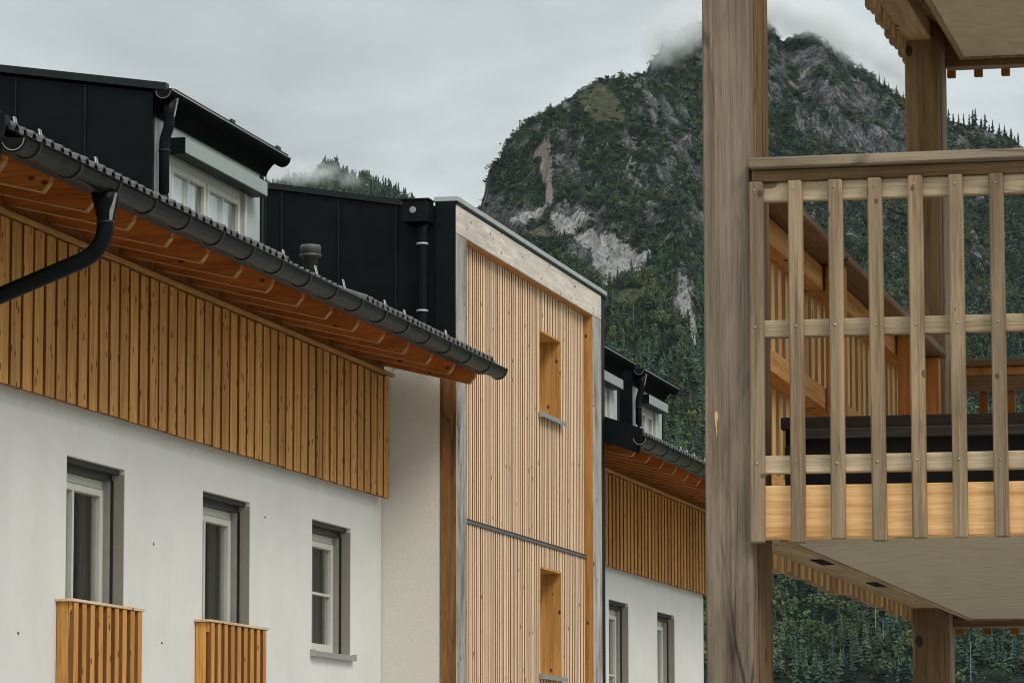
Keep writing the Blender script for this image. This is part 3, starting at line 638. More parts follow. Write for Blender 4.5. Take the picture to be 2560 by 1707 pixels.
# side walls
prism(tower, 'side_wall', [(-14.5, 0), (XT-0.19, 0), (XT-0.19, zb(XT-0.19)+0.21), (-14.5, zb(-14.5)+0.21)], 42.262, 42.40, M_PLASTERS)
box(tower, 'rear_wall', (-14.8, -14.5), (42.30, Y1-.02), (0, 8.6), M_PLASTER)
box(tower, 'far_side_wall', (-14.49, XT-0.31), (50.60, Y1-0.03), (0, 8.2), M_METAL)
sm = mesh(tower, 'metal_side', [(x, y, z) for y in (42.252, 42.40) for x, z in ((-10.385, zb(-10.385)+0.19), (-10.385, 8.27), (-10.80, 8.285), (-14.5, 8.285+0.158*3.7), (-14.5, zb(-14.5)+0.19))],
          [(0, 1, 2, 3, 4), (5, 6, 7, 8, 9), (0, 1, 6, 5), (1, 2, 7, 6), (2, 3, 8, 7), (3, 4, 9, 8), (4, 0, 5, 9)], M_METAL)
for sx in (-10.833, -11.505, -12.175, -12.37, -13.04, -13.7): box(sm, 'seam', (sx-0.007, sx+0.007), (42.228, 42.251), (6.45, 8.275+0.158*(-10.8-sx)), M_METALL)
prism(sm, 'roof_cap', [(-10.765, 8.285), (-10.765, 8.352), (-14.5, 8.352+0.158*3.735), (-14.5, 8.285+0.158*3.735)], 42.215, 42.46, M_METALL)
prism(sm, 'roof_sheet', [(-10.39, 8.20), (-10.39, 8.24), (-14.5, 8.30+0.158*3.7), (-14.5, 8.26+0.158*3.7)], 42.47, Y1-.03, M_METAL)
rh = mesh(sm, 'rain_head', [(x, y, z) for (x, y) in ((-10.70, 42.25), (-10.70, 41.985), (-10.42, 41.985), (-10.40, 42.25)) for z in (8.06, 8.305)] , [(0, 2, 3, 1), (2, 4, 5, 3), (4, 6, 7, 5), (0, 1, 7, 6), (0, 6, 4, 2), (1, 3, 5, 7)], M_METAL)
box(rh, 'lid', (-10.725, -10.385), (41.96, 42.251), (8.306, 8.318), M_METALL)
mesh(rh, 'corner_seam', [(-10.424, 41.979, 8.06), (-10.414, 41.979, 8.06), (-10.414, 41.979, 8.305), (-10.424, 41.979, 8.305), (-10.424, 41.984, 8.06), (-10.414, 41.984, 8.06), (-10.414, 41.984, 8.305), (-10.424, 41.984, 8.305)], [(0, 1, 2, 3), (4, 5, 6, 7), (0, 1, 5, 4), (1, 2, 6, 5), (2, 3, 7, 6), (3, 0, 4, 7)], M_METALL)
tube(rh, 'overflow_hole', [(-10.575, 41.978, 8.19), (-10.575, 41.984, 8.19)], 0.037, M_ZINC, 16)
tube(rh, 'overflow_rim', [(-10.577, 41.972, 8.188), (-10.577, 41.977, 8.188)], 0.030, M_GUIDE, 16)
pts = [(-10.50, 42.13, 8.07), (-10.50, 42.13, 7.95)]+[(-10.50, 42.13, 6.98)]+bend((-10.50, 42.13, 6.98), (-10.50, 42.13, 6.84), (-10.22, 42.10, 6.70), 0.10)+[(-10.20, 42.10, 6.69)]
dpt = tube(sm, 'downpipe', pts, [0.075, 0.060]+[0.060]*(len(pts)-2), M_PIPE, 16)
for cz in (7.82, 7.06): tube(dpt, 'clamp', [(-10.50, 42.13, cz-.012), (-10.50, 42.13, cz+.012)], 0.067, M_ZINC, 16)

# ------------------------------------------------------------------ far house wing
XF = -11.15
house2 = thing('white_house', 'white plaster house wing behind the stair tower, with two small dark dormers', 'house', (-13, 58, 0))
wins2 = [(56.07, 57.58, 2.3, 4.53), (59.95, 61.46, 2.3, 4.53)]
holed_wall(house2, 'wall', XF, (50.95, 64.12), (0, 6.45), wins2, M_PLASTER, 0.36)
box(house2, 'end_trim', (XF-0.3, XF+0.006), (64.121, 64.135), (0, 4.95), M_WHITE)
box(house2, 'rear_wall', (-21.0, -20.7), (50.95, 64.12), (0, 7.2), M_PLASTER)
box(house2, 'gable_wall', (-20.69, XF-0.37), (63.8, 64.11), (0, 6.6), M_PLASTER)
box(house2, 'near_gable_wall', (-20.69, XF-0.37), (50.96, 51.2), (0, 6.6), M_PLASTER)
box(house2, 'room_wall', (-14.2, -14.1), (51.21, 63.79), (0, 6.5), M_ROOM)
cladding(house2, XF+0.13, 51.0, 64.25, 4.975, 6.318, 0.281, 0.180)
window(house2, XF, (56.07, 57.58), (2.3, 4.53), bar=3.45, mid=56.72, curtain_mat=M_CURTD, sill=False)
window(house2, XF, (59.95, 61.46), (2.3, 4.53), mid=60.60, curtain_mat=M_CURTD, sill=False)
rafters(house2, [51.3+1.006*k for k in range(14)], XF+0.1)
roof2 = pitched_roof(house2, 50.95, 65.2, -16.0, guards=[51.05, 51.35, 51.75, 54.4, 54.9, 55.5, 56.4, 57.4])
prism(roof2, 'boarding', [(-9.84, zb(-9.84)+0.1705), (-9.84, zb(-9.84)+0.1715), (-11.1, zb(-11.1)+0.1715), (-11.1, zb(-11.1)+0.1705)], 50.96, 65.0, M_RAFTER)
gutter(house2, -9.60, 6.36, 0.10, 50.45, 65.2, 0.915, 51.1)
dormer(house2, -11.18, 58.12, 60.66, 7.95, (58.75, 60.0), None, [-12.0], zcap=8.20, wz=(6.75, 7.66))
dormer(house2, -11.18, 54.40, 56.98, 7.95, (55.0, 56.3), None, [-12.0], zcap=8.20, wz=(6.75, 7.66))

# ------------------------------------------------------------------ timber balcony
bal = thing('timber_balcony', 'two storey timber balcony of weathered posts, balusters and plywood soffits in the right foreground', 'balcony', (-0.8, 16.7, 0))
XR = 0.62; DZ = 2.90; PH = 8.6
for (px, cols) in ((-2.336, None), (0.47, None)):
    box(bal, 'post', (px, px+0.166), (13.5, 13.622), (0, PH), M_POST, 0.006, label='grey weathered front post' if px < -2 else None)
    box(bal, 'post_backing', (px+0.004, px+0.172), (13.63, 13.92), (0, PH), M_POST2, 0.005)
    box(bal, 'post', (px, px+0.166), (19.57, 19.70), (0, PH), M_POST2, 0.006)
    box(bal, 'post_backing', (px+0.004, px+0.172), (19.708, 19.95), (0, PH), M_BALU, 0.005)
# resin streak on the front post
mesh(bal, 'resin_streak', [(x, 13.497+(0.003 if i > 7 else 0), z) for i, (x, z) in enumerate(
    [(-2.300, 2.958), (-2.291, 2.964), (-2.287, 2.944), (-2.292, 2.918), (-2.2905, 2.890), (-2.294, 2.866), (-2.2965, 2.905), (-2.300, 2.932)]*2)],
    [tuple(range(8)), tuple(range(15, 7, -1))]+[(i, (i+1) % 8, 8+(i+1) % 8, 8+i) for i in range(8)], M_RESIN)
def deck(z, front):
    # z = underside of the soffit
    s = 0
    sh = [(13.62, 15.695), (15.707, 17.775), (17.787, 19.84)]
    for a, b2 in sh:
        box(bal, 'soffit_sheet', (-2.060, -0.726), (a, b2), (z, z+0.022), M_SOFFIT, 0.001)
        box(bal, 'soffit_sheet', (-0.715, XR-.2), (a, b2), (z, z+0.022), M_SOFFIT, 0.001)
    box(bal, 'soffit_trim', (-2.088, -2.062), (13.62, 19.86), (z-0.006, z+0.03), M_BEAMY, 0.003)
    box(bal, 'soffit_trim', (-2.088, XR-.2), (19.862, 19.885), (z-0.006, z+0.03), M_BEAMY, 0.003)
    box(bal, 'deck_beam', (-2.336, -2.20), (13.925, 19.565), (z+0.045, z+0.22), M_BEAMY, 0.004)
    for yy in ((15.45, 17.15) if front else ()):
        box(bal, 'joist_notch_shade', (-2.25, -2.198), (yy, yy+0.34), (z+0.041, z+0.0445), M_EAVE)  # dark plate that paints the shade of a notch in the beam
    box(bal, 'deck_beam', (-2.165, XR-.16), (19.89, 20.0), (z-0.040, z+0.16), M_RAILD, 0.004)
    box(bal, 'deck_floor', (-2.19, XR), (13.65, 19.98), (z+0.14, z+0.17), M_BEAMY)
    # side balusters, their ends hanging below the beam
    yy = 20.0; n = 0
    while yy > 13.95:
        jy = random.choice((-.006, 0, .006)); box_front(bal, 'side_baluster', (-2.378, -2.338), (yy+jy, yy+0.098), (z-0.010+random.choice((-.008, 0, .008)), z+1.235), M_WARMZ, M_OUTER)
        yy -= 0.183
    # back balusters
    xx = -2.17
    while xx < XR-0.2:
        box(bal, 'back_baluster', (xx, xx+0.044), (20.03, 20.062), (z-0.07, z+1.27), M_BACK, 0.003)
        xx += 0.141
    # side railing
    box(bal, 'side_handrail', (-2.385, -2.142), (13.93, 19.565), (z+1.306, z+1.343), M_RAILY, 0.005)
    box(bal, 'side_rail', (-2.336, -2.262), (13.93, 19.565), (z+1.20, z+1.300), M_WARMY, 0.004)
    box(bal, 'side_rail', (-2.336, -2.255), (13.93, 19.565), (z+0.700, z+0.790), M_WARMY, 0.004)
    box(bal, 'side_rail', (-2.336, -2.262), (13.93, 19.565), (z+0.24, z+0.32), M_WARMY, 0.004)
    for yy in (15.98, 18.42, 19.47):
        box(bal, 'side_post', (-2.253, -2.172), (yy, yy+0.085), (z+0.171, z+1.303), M_WARMP, 0.004)
    # back railing
    box(bal, 'back_handrail', (-2.16, XR-.16), (19.96, 20.12), (z+1.306, z+1.343), M_RAILD, 0.005)
    box(bal, 'back_rail', (-2.16, XR-.16), (20.0, 20.028), (z+1.262, z+1.304), M_WARMP, 0.003)
    box(bal, 'back_rail', (-2.16, XR-.16), (20.005, 20.028), (z+1.178, z+1.260), M_RAILD, 0.003)
    # front railing
    zt = z+1.343
    box(bal, 'handrail', (-2.164, XR-.16), (13.440, 13.60), (zt-0.037, zt), M_HAND, 0.005)
    box(bal, 'handrail_board', (-2.158, XR-.16), (13.485, 13.56), (zt-0.080, zt-0.038), M_RAILD, 0.004)
    box(bal, 'rail', (-2.164, XR-.16), (13.502, 13.545), (zt-0.150, zt-0.081), M_RAILX, 0.004)
    box(bal, 'rail', (-2.164, XR-.16), (13.502, 13.545), (zt-0.635, zt-0.573), M_RAILX, 0.004)
    box(bal, 'rail', (-2.164, XR-.16), (13.502, 13.545), (zt-1.116, zt-1.052), M_RAILX, 0.004)
    box(bal, 'front_beam', (-2.160, XR-.16), (13.503, 13.60), (z, z+0.185), M_FRESHX, 0.004)
    k = 0; xx = -2.169
    while xx < XR-0.25:
        o = box(bal, 'baluster', (xx, xx+0.050), (13.462, 13.500), (z-0.014+random.uniform(-.008, .006), zt-0.081+random.uniform(-.004, .002)), M_BALU, 0.005)
        o.rotation_euler = (0, random.uniform(-.0035, .0035), 0)
        if front:
            for zs in (zt-0.113, zt-0.603, zt-1.083):
                tube(o, 'screw', [(xx+0.024+random.uniform(-.006, .006), 13.4612, zs+random.uniform(-.008, .008)), (xx+0.024, 13.4618, zs)], 0.0035, M_SCREW, 8)
        xx += 0.1417
deck(2.51, True)
deck(2.51+DZ, False)

# dark slatted bench right behind the railing
bench = thing('slatted_bench', 'low dark slatted wooden bench standing on the balcony behind the balusters', 'bench', (-1.0, 13.9, 2.69))
for x in (-2.10, -1.05, 0.0): 
    box(bench, 'leg', (x, x+0.06), (13.82, 14.25), (2.682, 2.86), M_DARKX, 0.003)
box(bench, 'backrest_slat', (-2.12, 0.1), (13.86, 13.89), (2.924, 2.970), M_DARKX, 0.004)
box(bench, 'backrest_slat', (-2.08, 0.1), (13.80, 13.83), (2.884, 2.922), M_DARKG, 0.004)
box(bench, 'backrest_board', (-2.11, 0.1), (13.90, 13.925), (2.70, 2.955), M_BLACKR, 0.003)
for k in range(5): box(bench, 'seat_slat', (-2.08, 0.1), (13.94+k*0.07, 13.995+k*0.07), (2.861, 2.883), M_DARKX, 0.003)

exec_mountain = True
# ------------------------------------------------------------------ mountain
rng = np.random.default_rng(11)
def vnoise(x, y, seed):
    xi = np.floor(x).astype(np.int64); yi = np.floor(y).astype(np.int64); xf = x-xi; yf = y-yi
    def hsh(a, b2):
        h = (a*374761393 + b2*668265263 + seed*974634541) & 0xFFFFFFFF
        h = ((h ^ (h >> 13))*1274126177) & 0xFFFFFFFF
        return ((h ^ (h >> 16)) & 0xFFFF)/65535.0
    u = xf*xf*(3-2*xf); v = yf*yf*(3-2*yf)
    a, b2, c, d = hsh(xi, yi), hsh(xi+1, yi), hsh(xi, yi+1), hsh(xi+1, yi+1)
    return (a*(1-u)+b2*u)*(1-v)+(c*(1-u)+d*u)*v
def fbm(x, y, seed, octv=5, gain=0.5):
    s = 0; a = 1.0; tot = 0
    for k in range(octv):
        s = s+a*vnoise(x*2**k, y*2**k, seed+k*17); tot += a; a *= gain
    return s/tot*2-1
def ridged(x, y, seed, octv=4):
    s = 0; a = 1.0; tot = 0
    for k in range(octv):
        n = 1-np.abs(vnoise(x*2**k, y*2**k, seed+k*31)*2-1); s = s+a*n*n; tot += a; a *= 0.5
    return s/tot
RA = [(-400, 150), (-120, 240), (-52, 351), (-34, 384), (-25, 396), (-21, 406), (-16, 428), (-7, 437), (-3, 446), (10, 460), (37, 477), (49, 485), (75, 491), (90, 492), (102, 484), (119, 463), (140, 434), (160, 398), (183, 350), (212, 303), (260, 240), (500, 120)]
RB = [(-400, 60), (0, 380), (70, 510), (94, 548), (106, 571), (109, 579), (121, 594), (135, 604), (149, 610), (176, 618), (196, 613), (207, 600), (213, 593), (222, 597), (230, 599), (247, 590), (268, 576), (280, 570), (298, 554), (315, 540), (332, 532), (345, 528), (362, 524), (383, 514), (400, 502), (433, 492), (560, 475), (800, 440), (1200, 425), (1700, 430), (2400, 440), (3200, 430)]  # far right points lie out of view, shaped for the window reflections
RD = [(-900, 610), (-268, 566), (-208, 563), (-180, 561), (-157, 557), (-125, 549), (-89, 539), (-70, 535), (-34, 527), (-10, 513), (29, 470), (200, 400), (600, 200)]
def itp(tab, u): return np.interp(u, [p[0] for p in tab], [p[1] for p in tab])
def prof(v, v0, vr, p):
    tt = np.clip((v-v0)/(vr-v0), 0, 1)
    back = np.clip((v-vr)/700.0, 0, 1)
    return (tt**p)*(1-back**1.2*0.9)
def height(u, v):
    ra = 2600+18*fbm(u/60, u*0+3, 5); rb = 3000+25*fbm(u/80, u*0+9, 6)
    gull = ridged(u/70+0.25*fbm(v/160, u/200, 3), v/420, 21, 4)-0.5
    ha = itp(RA, u)*prof(v, 1780, ra, 0.92)
    hb = itp(RB, u)*prof(v, 1720, rb, 0.98)
    hd = itp(RD, u)*prof(v, 2500, 3500+0*u, 1.0)
    cliff = 1-np.minimum(1, np.abs(v-2260-40*fbm(u/90, v*0, 8))/170.0)
    h = np.maximum(np.maximum(ha, hb), hd)
    dome = np.clip((h-30)/80, 0, 1)
    near_top = np.clip(np.minimum(np.abs(v-ra)/60, 1)+0*u, 0.24, 1)*np.clip(np.minimum(np.abs(v-rb)/60, 1), 0.16, 1)
    h = h+near_top*dome*(40*gull+17*fbm(u/34, v/60, 41, 4))
    # cliff bands: part of the slope is taken up in steep steps
    st = h/62.0+0.55*fbm(u/75, v/120, 77, 4); fr = st-np.floor(st)
    stp = (np.clip((fr-0.45)/0.30, 0, 1)-fr)*62.0
    wgt = np.clip(0.30+0.5*fbm(u/110, v/200, 91, 3), 0, 0.8)*dome*near_top
    return h+wgt*stp*0.75
CYW, SYW = math.cos(YAW), math.sin(YAW)
def to_world(u, v): return u*CYW-v*SYW, u*SYW+v*CYW
us = np.concatenate([np.arange(-620, -60, 10.0), np.arange(-60, 430, 1.8), np.arange(430, 700, 10.0), np.arange(700, 3000, 40.0)]); vs_ = np.concatenate([np.arange(1500, 1800, 12.0), np.arange(1800, 3060, 2.3), np.arange(3060, 3900, 14.0)])
UU, VV = np.meshgrid(us, vs_); HH = height(UU, VV)
gu, gv = np.gradient(HH, us, axis=1), np.gradient(HH, vs_, axis=0)
SLOPE = np.sqrt(gu**2+gv**2)
# ---- where bare rock, scree and meadow lie (lateral metres u, height z, radii, tilt)
def blob(u, z, cu, cz, ru, rz, tilt=0.0):
    du, dz = u-cu, z-cz; c, s = math.cos(tilt), math.sin(tilt)
    a = (du*c+dz*s)/ru; b2 = (-du*s+dz*c)/rz
    return np.clip(1.6-np.sqrt(a*a+b2*b2)*1.0, 0, 1)
ROCKS = []
SCREE = []
MEADOW = []
ROCKS = [(37, 359, 15, 11, 0.0, 1.0), (60, 328, 15, 19, 0.0, 1.0), (8, 366, 20, 8, 0.25, 0.72), (-9, 402, 6, 20, -0.3, 0.55), (79, 392, 6, 34, 0.12, 0.62), (85, 362, 7, 14, 0.3, 0.7),
         (236, 536, 46, 52, -0.7, 0.86), (292, 522, 30, 34, -0.7, 0.82), (262, 478, 44, 26, -0.7, 0.74), (206, 562, 14, 20, -0.5, 0.75), (357, 503, 15, 26, -0.3, 0.85),
         (100, 290, 6, 16, 0.0, 0.95), (103, 256, 8, 24, 0.0, 0.80), (112, 222, 6, 14, 0.0, 0.6), (102, 440, 16, 44, 0.1, 0.42), (118, 505, 12, 40, 0.1, 0.45), (140, 420, 22, 70, 0.0, 0.42), (30, 405, 9, 16, 0.2, 0.5), (45, 335, 10, 8, 0.0, 0.6)]
SCREE = [(20, 425, 5.5, 6, 0.3), (22.5, 407, 3.4, 14, 0.10), (24, 386, 2.2, 11, 0.0)]
MEADOW = [(62, 461, 12, 21, 0.45), (-11, 374, 10, 9, 0.0), (68, 291, 9, 6, 0.0), (18, 353, 8, 5, 0.0)]
CLIFF = [(36, 360, 13, 8, -0.1), (60, 329, 11, 17, 0.25), (45, 346, 7, 6, 0.0), (74, 322, 9, 9, 0.6), (10, 369, 13, 3.5, 0.3), (100, 292, 4, 15, 0.05), (104, 268, 3, 10, 0.0), (58, 310, 5, 5, 0.0)]
def cliffs(u, h):
    c = np.zeros_like(u)
    for r in CLIFF: c = np.maximum(c, blob(u, h, *r[:5]))
    return np.clip(c*1.7-0.75+0.75*fbm(u/5.5, h/9, 341, 4), 0, 1)
def masks(u, v, h, sl):
    n1 = fbm(u/11, h/15, 301, 5); n2 = ridged(u/26+h/60, h/50, 311, 4)
    sa, qa = u*0.78-h*0.62, u*0.62+h*0.78
    ledge = fbm(qa/6.5, sa/34, 321, 4)*np.clip((u-150)/60, 0, 1)
    speck = fbm(u/4.5, h/8, 331, 3)
    rock = np.zeros_like(u)
    for r in ROCKS: rock = np.maximum(rock, blob(u, h, *r[:5])*r[5])
    scr = np.zeros_like(u)
    for r in SCREE: scr = np.maximum(scr, blob(u, h, *r[:5]))
    mea = np.zeros_like(u)
    for r in MEADOW: mea = np.maximum(mea, blob(u, h, *r[:5]))
    hi = np.clip((h-210)/120, 0, 1)
    rk = np.clip(rock*0.92+0.72*n1*(0.45+rock)+0.55*(n2-0.5)+0.20*(sl-0.75)-0.36+0.23*hi+1.15*ledge*rock+1.0*speck*(0.25+0.9*hi), 0, 1)
    return rk, np.clip(scr*1.6-0.5+0.4*n1, 0, 1), np.clip(mea*1.5-0.4+0.3*n1, 0, 1)
RK, SCR, MEA = masks(UU, VV, HH, SLOPE); CLF = cliffs(UU, HH); RK = np.maximum(RK, CLF); RK = np.where((VV > 3150) | (UU > 470), 0.0, RK); MEA = np.where(VV > 3150, 0.0, MEA)
# rough rock relief where the rock is bare
HR = HH+(0.15+RK)*(9.0*(ridged(UU/13+HH/40, HH/17+VV/60, 401, 5)-0.5)+3.0*fbm(UU/4.5, HH/6+VV/20, 402, 3))
X_, Y_ = to_world(UU, VV)
nv, nu = UU.shape
co = np.stack([X_, Y_, HR], -1).reshape(-1, 3)
idx = np.arange(nv*nu).reshape(nv, nu)
quads = np.stack([idx[:-1, :-1], idx[:-1, 1:], idx[1:, 1:], idx[1:, :-1]], -1).reshape(-1, 4)
def fast_mesh(name, co, faces, n):
    me = bpy.data.meshes.new(name)
    me.vertices.add(len(co)); me.vertices.foreach_set('co', co.astype(np.float32).ravel())
    me.loops.add(len(faces)*n); me.loops.foreach_set('vertex_index', faces.astype(np.int32).ravel())
    me.polygons.add(len(faces)); me.polygons.foreach_set('loop_start', (np.arange(len(faces))*n).astype(np.int32))
    me.update(calc_edges=True); return me
me = fast_mesh('mountain', co, quads, 4)
for nm, arr in (('rock', RK), ('scree', SCR), ('meadow', MEA), ('cliff', CLF)):
    at = me.attributes.new(nm, 'FLOAT', 'POINT'); at.data.foreach_set('value', arr.astype(np.float32).ravel())
me.polygons.foreach_set('use_smooth', np.ones(len(quads), bool))
mt, t, b = new_mat('mountain_rock_and_turf'); M_MOUNT = mt
c = t.nodes.new('ShaderNodeTexCoord'); vec = c.outputs['Object']
def attr(nm):
    a = t.nodes.new('ShaderNodeAttribute'); a.attribute_name = nm; return a.outputs['Fac']
def ridge_n(vec_, sc_, det):
    n_ = t.nodes.new('ShaderNodeTexNoise'); n_.noise_type = 'RIDGED_MULTIFRACTAL'; n_.normalize = True
    n_.inputs['Scale'].default_value = sc_; n_.inputs['Detail'].default_value = det; n_.inputs['Roughness'].default_value = 0.62; n_.inputs['Lacunarity'].default_value = 2.2
    t.links.new(vec_, n_.inputs['Vector']); return n_.outputs[0]
rn = noise(t, mapped(t, vec, (0.085, 0.085, 0.03)), 1.0, 8, 0.70)
rn2 = noise(t, mapped(t, vec, (0.55, 0.55, 0.24)), 1.0, 8, 0.76)
rr = ridge_n(mapped(t, vec, (0.16, 0.16, 0.075)), 1.0, 7)
mixr = math_n(t, 'ADD', math_n(t, 'MULTIPLY', rn, 0.45), math_n(t, 'MULTIPLY', rn2, 0.55))
rockc = ramp(t, mixr, [(0.40, (0.016, 0.020, 0.024)), (0.48, (0.085, 0.088, 0.094)), (0.55, (0.24, 0.237, 0.238)), (0.63, (0.58, 0.56, 0.535))])
vegn = noise(t, mapped(t, vec, (0.22, 0.22, 0.22)), 1.0, 6, 0.7)
vegc = ramp(t, vegn, [(0.35, (0.012, 0.022, 0.018)), (0.52, (0.032, 0.050, 0.034)), (0.68, (0.080, 0.095, 0.055))])
mead = ramp(t, vegn, [(0.35, (0.055, 0.068, 0.034)), (0.65, (0.17, 0.170, 0.095))])
scrc = ramp(t, rn2, [(0.35, (0.30, 0.235, 0.195)), (0.65, (0.62, 0.52, 0.45))])
rf = ramp(t, math_n(t, 'ADD', attr('rock'), math_n(t, 'ADD', math_n(t, 'MULTIPLY', math_n(t, 'SUBTRACT', rn2, 0.5), 2.6), math_n(t, 'MULTIPLY', math_n(t, 'SUBTRACT', rn, 0.5), 1.2))), [(0.30, 0.0), (0.44, 1.0)])
col = mixc(t, ramp(t, math_n(t, 'ADD', attr('meadow'), math_n(t, 'MULTIPLY', math_n(t, 'SUBTRACT', rn2, 0.5), 1.6)), [(0.30, 0.0), (0.55, 1.0)]), vegc, mead)
col = mixc(t, rf, col, rockc)
stk = noise(t, mapped(t, vec, (0.33, 0.33, 0.035)), 1.0, 6, 0.68)
lime = ramp(t, math_n(t, 'ADD', math_n(t, 'MULTIPLY', stk, 0.6), math_n(t, 'MULTIPLY', rn2, 0.4)), [(0.38, (0.05, 0.055, 0.06)), (0.47, (0.40, 0.395, 0.385)), (0.60, (0.74, 0.72, 0.69))])
col = mixc(t, ramp(t, math_n(t, 'ADD', attr('cliff'), math_n(t, 'MULTIPLY', math_n(t, 'SUBTRACT', rn2, 0.5), 1.3)), [(0.22, 0.0), (0.42, 1.0)]), col, lime)
col = mixc(t, ramp(t, math_n(t, 'ADD', attr('scree'), math_n(t, 'MULTIPLY', math_n(t, 'SUBTRACT', rn2, 0.5), 1.6)), [(0.30, 0.0), (0.50, 1.0)]), col, scrc)
t.links.new(col, b.inputs['Base Color']); b.inputs['Roughness'].default_value = 0.95; b.inputs['Specular IOR Level'].default_value = 0.05
bump(t, b, math_n(t, 'ADD', rr, math_n(t, 'MULTIPLY', rn2, 1.2)), 1.0, 5.0)
me.materials.append(M_MOUNT)
mo = put('mountain', me, None, (0, 0, 0)); mo['kind'] = 'structure'

# ------------------------------------------------------------------ forest
def conifer(nt_, seed, slim=0.20):
    r = np.random.default_rng(seed); vs = []; fs = []
    lean = r.uniform(-.03, .03, 2)
    for k in range(nt_):
        f0 = k/nt_; zt = 1.0-0.90*f0**1.05; zb_ = max(0.04, 1.0-0.90*((k+1.5)/nt_)**1.05); rad = slim*((k+1.0)/nt_)**0.8*r.uniform(0.7, 1.25)
        b0 = len(vs); vs.append((lean[0]*(1-zt)+r.uniform(-.01, .01), lean[1]*(1-zt)+r.uniform(-.01, .01), zt))
        n = 9; ph = r.uniform(0, 6)
        for j in range(n):
            rr = rad*r.choice((0.35, 0.55, 0.8, 1.0, 1.25)); a = ph+2*math.pi*(j+r.uniform(-.3, .3))/n
            vs.append((rr*math.cos(a)+lean[0]*(1-zt), rr*math.sin(a)+lean[1]*(1-zt), zb_+0.06*(1-rr/rad)+r.uniform(-.03, .03)))
        fs += [(b0, b0+1+j, b0+1+(j+1) % n) for j in range(n)]
    return np.array(vs), np.array(fs)
def leafy(n, seed, w=0.33, zc=0.55, hz=0.45, size=0.17):
    r = np.random.default_rng(seed); vs = []; fs = []
    cl = [(r.normal(0, 0.5)*w, r.normal(0, 0.5)*w, zc+r.uniform(-.6, .7)*hz) for _ in range(6)]
    for k in range(n):
        c = cl[k % 6]; d = r.normal(size=3); d /= np.linalg.norm(d)
        p = np.array(c)+d*np.array((w*.55, w*.55, hz*.45))*r.uniform(.75, 1.05)
        p[2] = max(p[2], 0.03)
        a = r.normal(size=3)+d*0.3; a /= np.linalg.norm(a); b3 = np.cross(a, d+r.normal(size=3)*.4); b3 /= np.linalg.norm(b3)
        s_ = size*r.uniform(.6, 1.3); i = len(vs)
        vs += [tuple(p-a*s_*.5), tuple(p+a*s_*.5-b3*s_*.3), tuple(p+b3*s_*.7)]; fs.append((i, i+1, i+2))
    return np.array(vs), np.array(fs)
def snag(seed):
    r = np.random.default_rng(seed); q = 0.012
    vs = [(q, 0, 0), (-q, q, 0), (-q, -q, 0), (q*.4, 0, 1), (-q*.4, q*.4, 1), (-q*.4, -q*.4, 1)]
    return np.array(vs), np.array([(0, 1, 3), (1, 4, 3), (1, 2, 4), (2, 5, 4), (2, 0, 5), (0, 3, 5)])
PROTO = [conifer(9, 1), conifer(8, 2, 0.16), conifer(10, 3, 0.24), conifer(9, 4, 0.20), leafy(96, 5, 0.36, 0.55, 0.45, 0.15), leafy(96, 6, 0.42, 0.5, 0.45, 0.16), leafy(26, 7, 0.60, 0.4, 0.4, 0.34), leafy(26, 8, 0.7, 0.36, 0.36, 0.36), snag(9)]
NT = 62000
cu = rng.uniform(-75, 430, NT); cv = 1830+(rng.uniform(0, 1, NT)**0.95)*(3035-1830)
NE = 2600; cu = np.concatenate([cu, rng.uniform(-230, -5, NE)]); cv = np.concatenate([cv, rng.uniform(3390, 3505, NE)]); NT += NE
ch = height(cu, cv); e_ = 4.0
csl = np.hypot((height(cu+e_, cv)-height(cu-e_, cv))/(2*e_), (height(cu, cv+e_)-height(cu, cv-e_))/(2*e_))
crk, cscr, cme = masks(cu, cv, ch, csl); crk = np.maximum(crk, 1.2*cliffs(cu, ch)); crk = np.where(cv > 3380, 0.0, crk); cme = np.where(cv > 3380, 0.0, cme)
clump = fbm(cu/38, cv/60, 551, 4); gap = fbm(cu/22, cv/40, 571, 4)
alt = np.where(cv > 3380, 0.25, np.clip((ch-200)/150, 0, 1))
keep = (rng.uniform(0, 1, NT) > crk*1.55) & (cscr < 0.3) & ((cme < 0.35) | (rng.uniform(0, 1, NT) < 0.08)) & (rng.uniform(0, 1, NT) < np.where((alt > 0.4) | (cv > 3380), 0.95, 0.36+0.35*gap))
cu, cv, ch, crk, clump, alt = (q[keep] for q in (cu, cv, ch, crk, clump, alt))
n = len(cu)
typ = rng.uniform(0, 1, n)
decid = typ < np.clip((0.40+0.8*clump)*(1-0.72*alt), 0.04, 0.8)
shrub = (~decid) & (rng.uniform(0, 1, n) < np.clip(alt*0.93+crk*0.8, 0, 0.97))
pi = np.where(decid, rng.integers(4, 6, n), np.where(shrub, rng.integers(6, 8, n), rng.integers(0, 4, n)))
hgt = np.where(decid, rng.uniform(7, 14, n)*(1-0.55*alt), np.where(shrub, rng.uniform(1.8, 4.2, n), rng.uniform(8.5, 18, n)*(1-0.55*alt)))
sn = (rng.uniform(0, 1, n) < 0.006) & (alt < 0.6); pi = np.where(sn, 8, pi); hgt = np.where(sn, rng.uniform(12, 19, n), hgt)
base = np.array([0.026, 0.052, 0.038]); hue = rng.uniform(0, 1, n)[:, None]
tint = base*(0.40+1.35*rng.uniform(0, 1, n)[:, None])+hue**2*np.array([0.022, 0.012, -0.010])
dt = np.array([0.055, 0.092, 0.042])*(0.5+1.0*rng.uniform(0, 1, n)[:, None])+hue**3*np.array([0.085, 0.055, 0.010])
tint = np.where(decid[:, None], dt, tint); tint = np.where(shrub[:, None], np.array([0.030, 0.050, 0.036])*(0.35+1.7*rng.uniform(0, 1, n)[:, None]**1.6), tint)
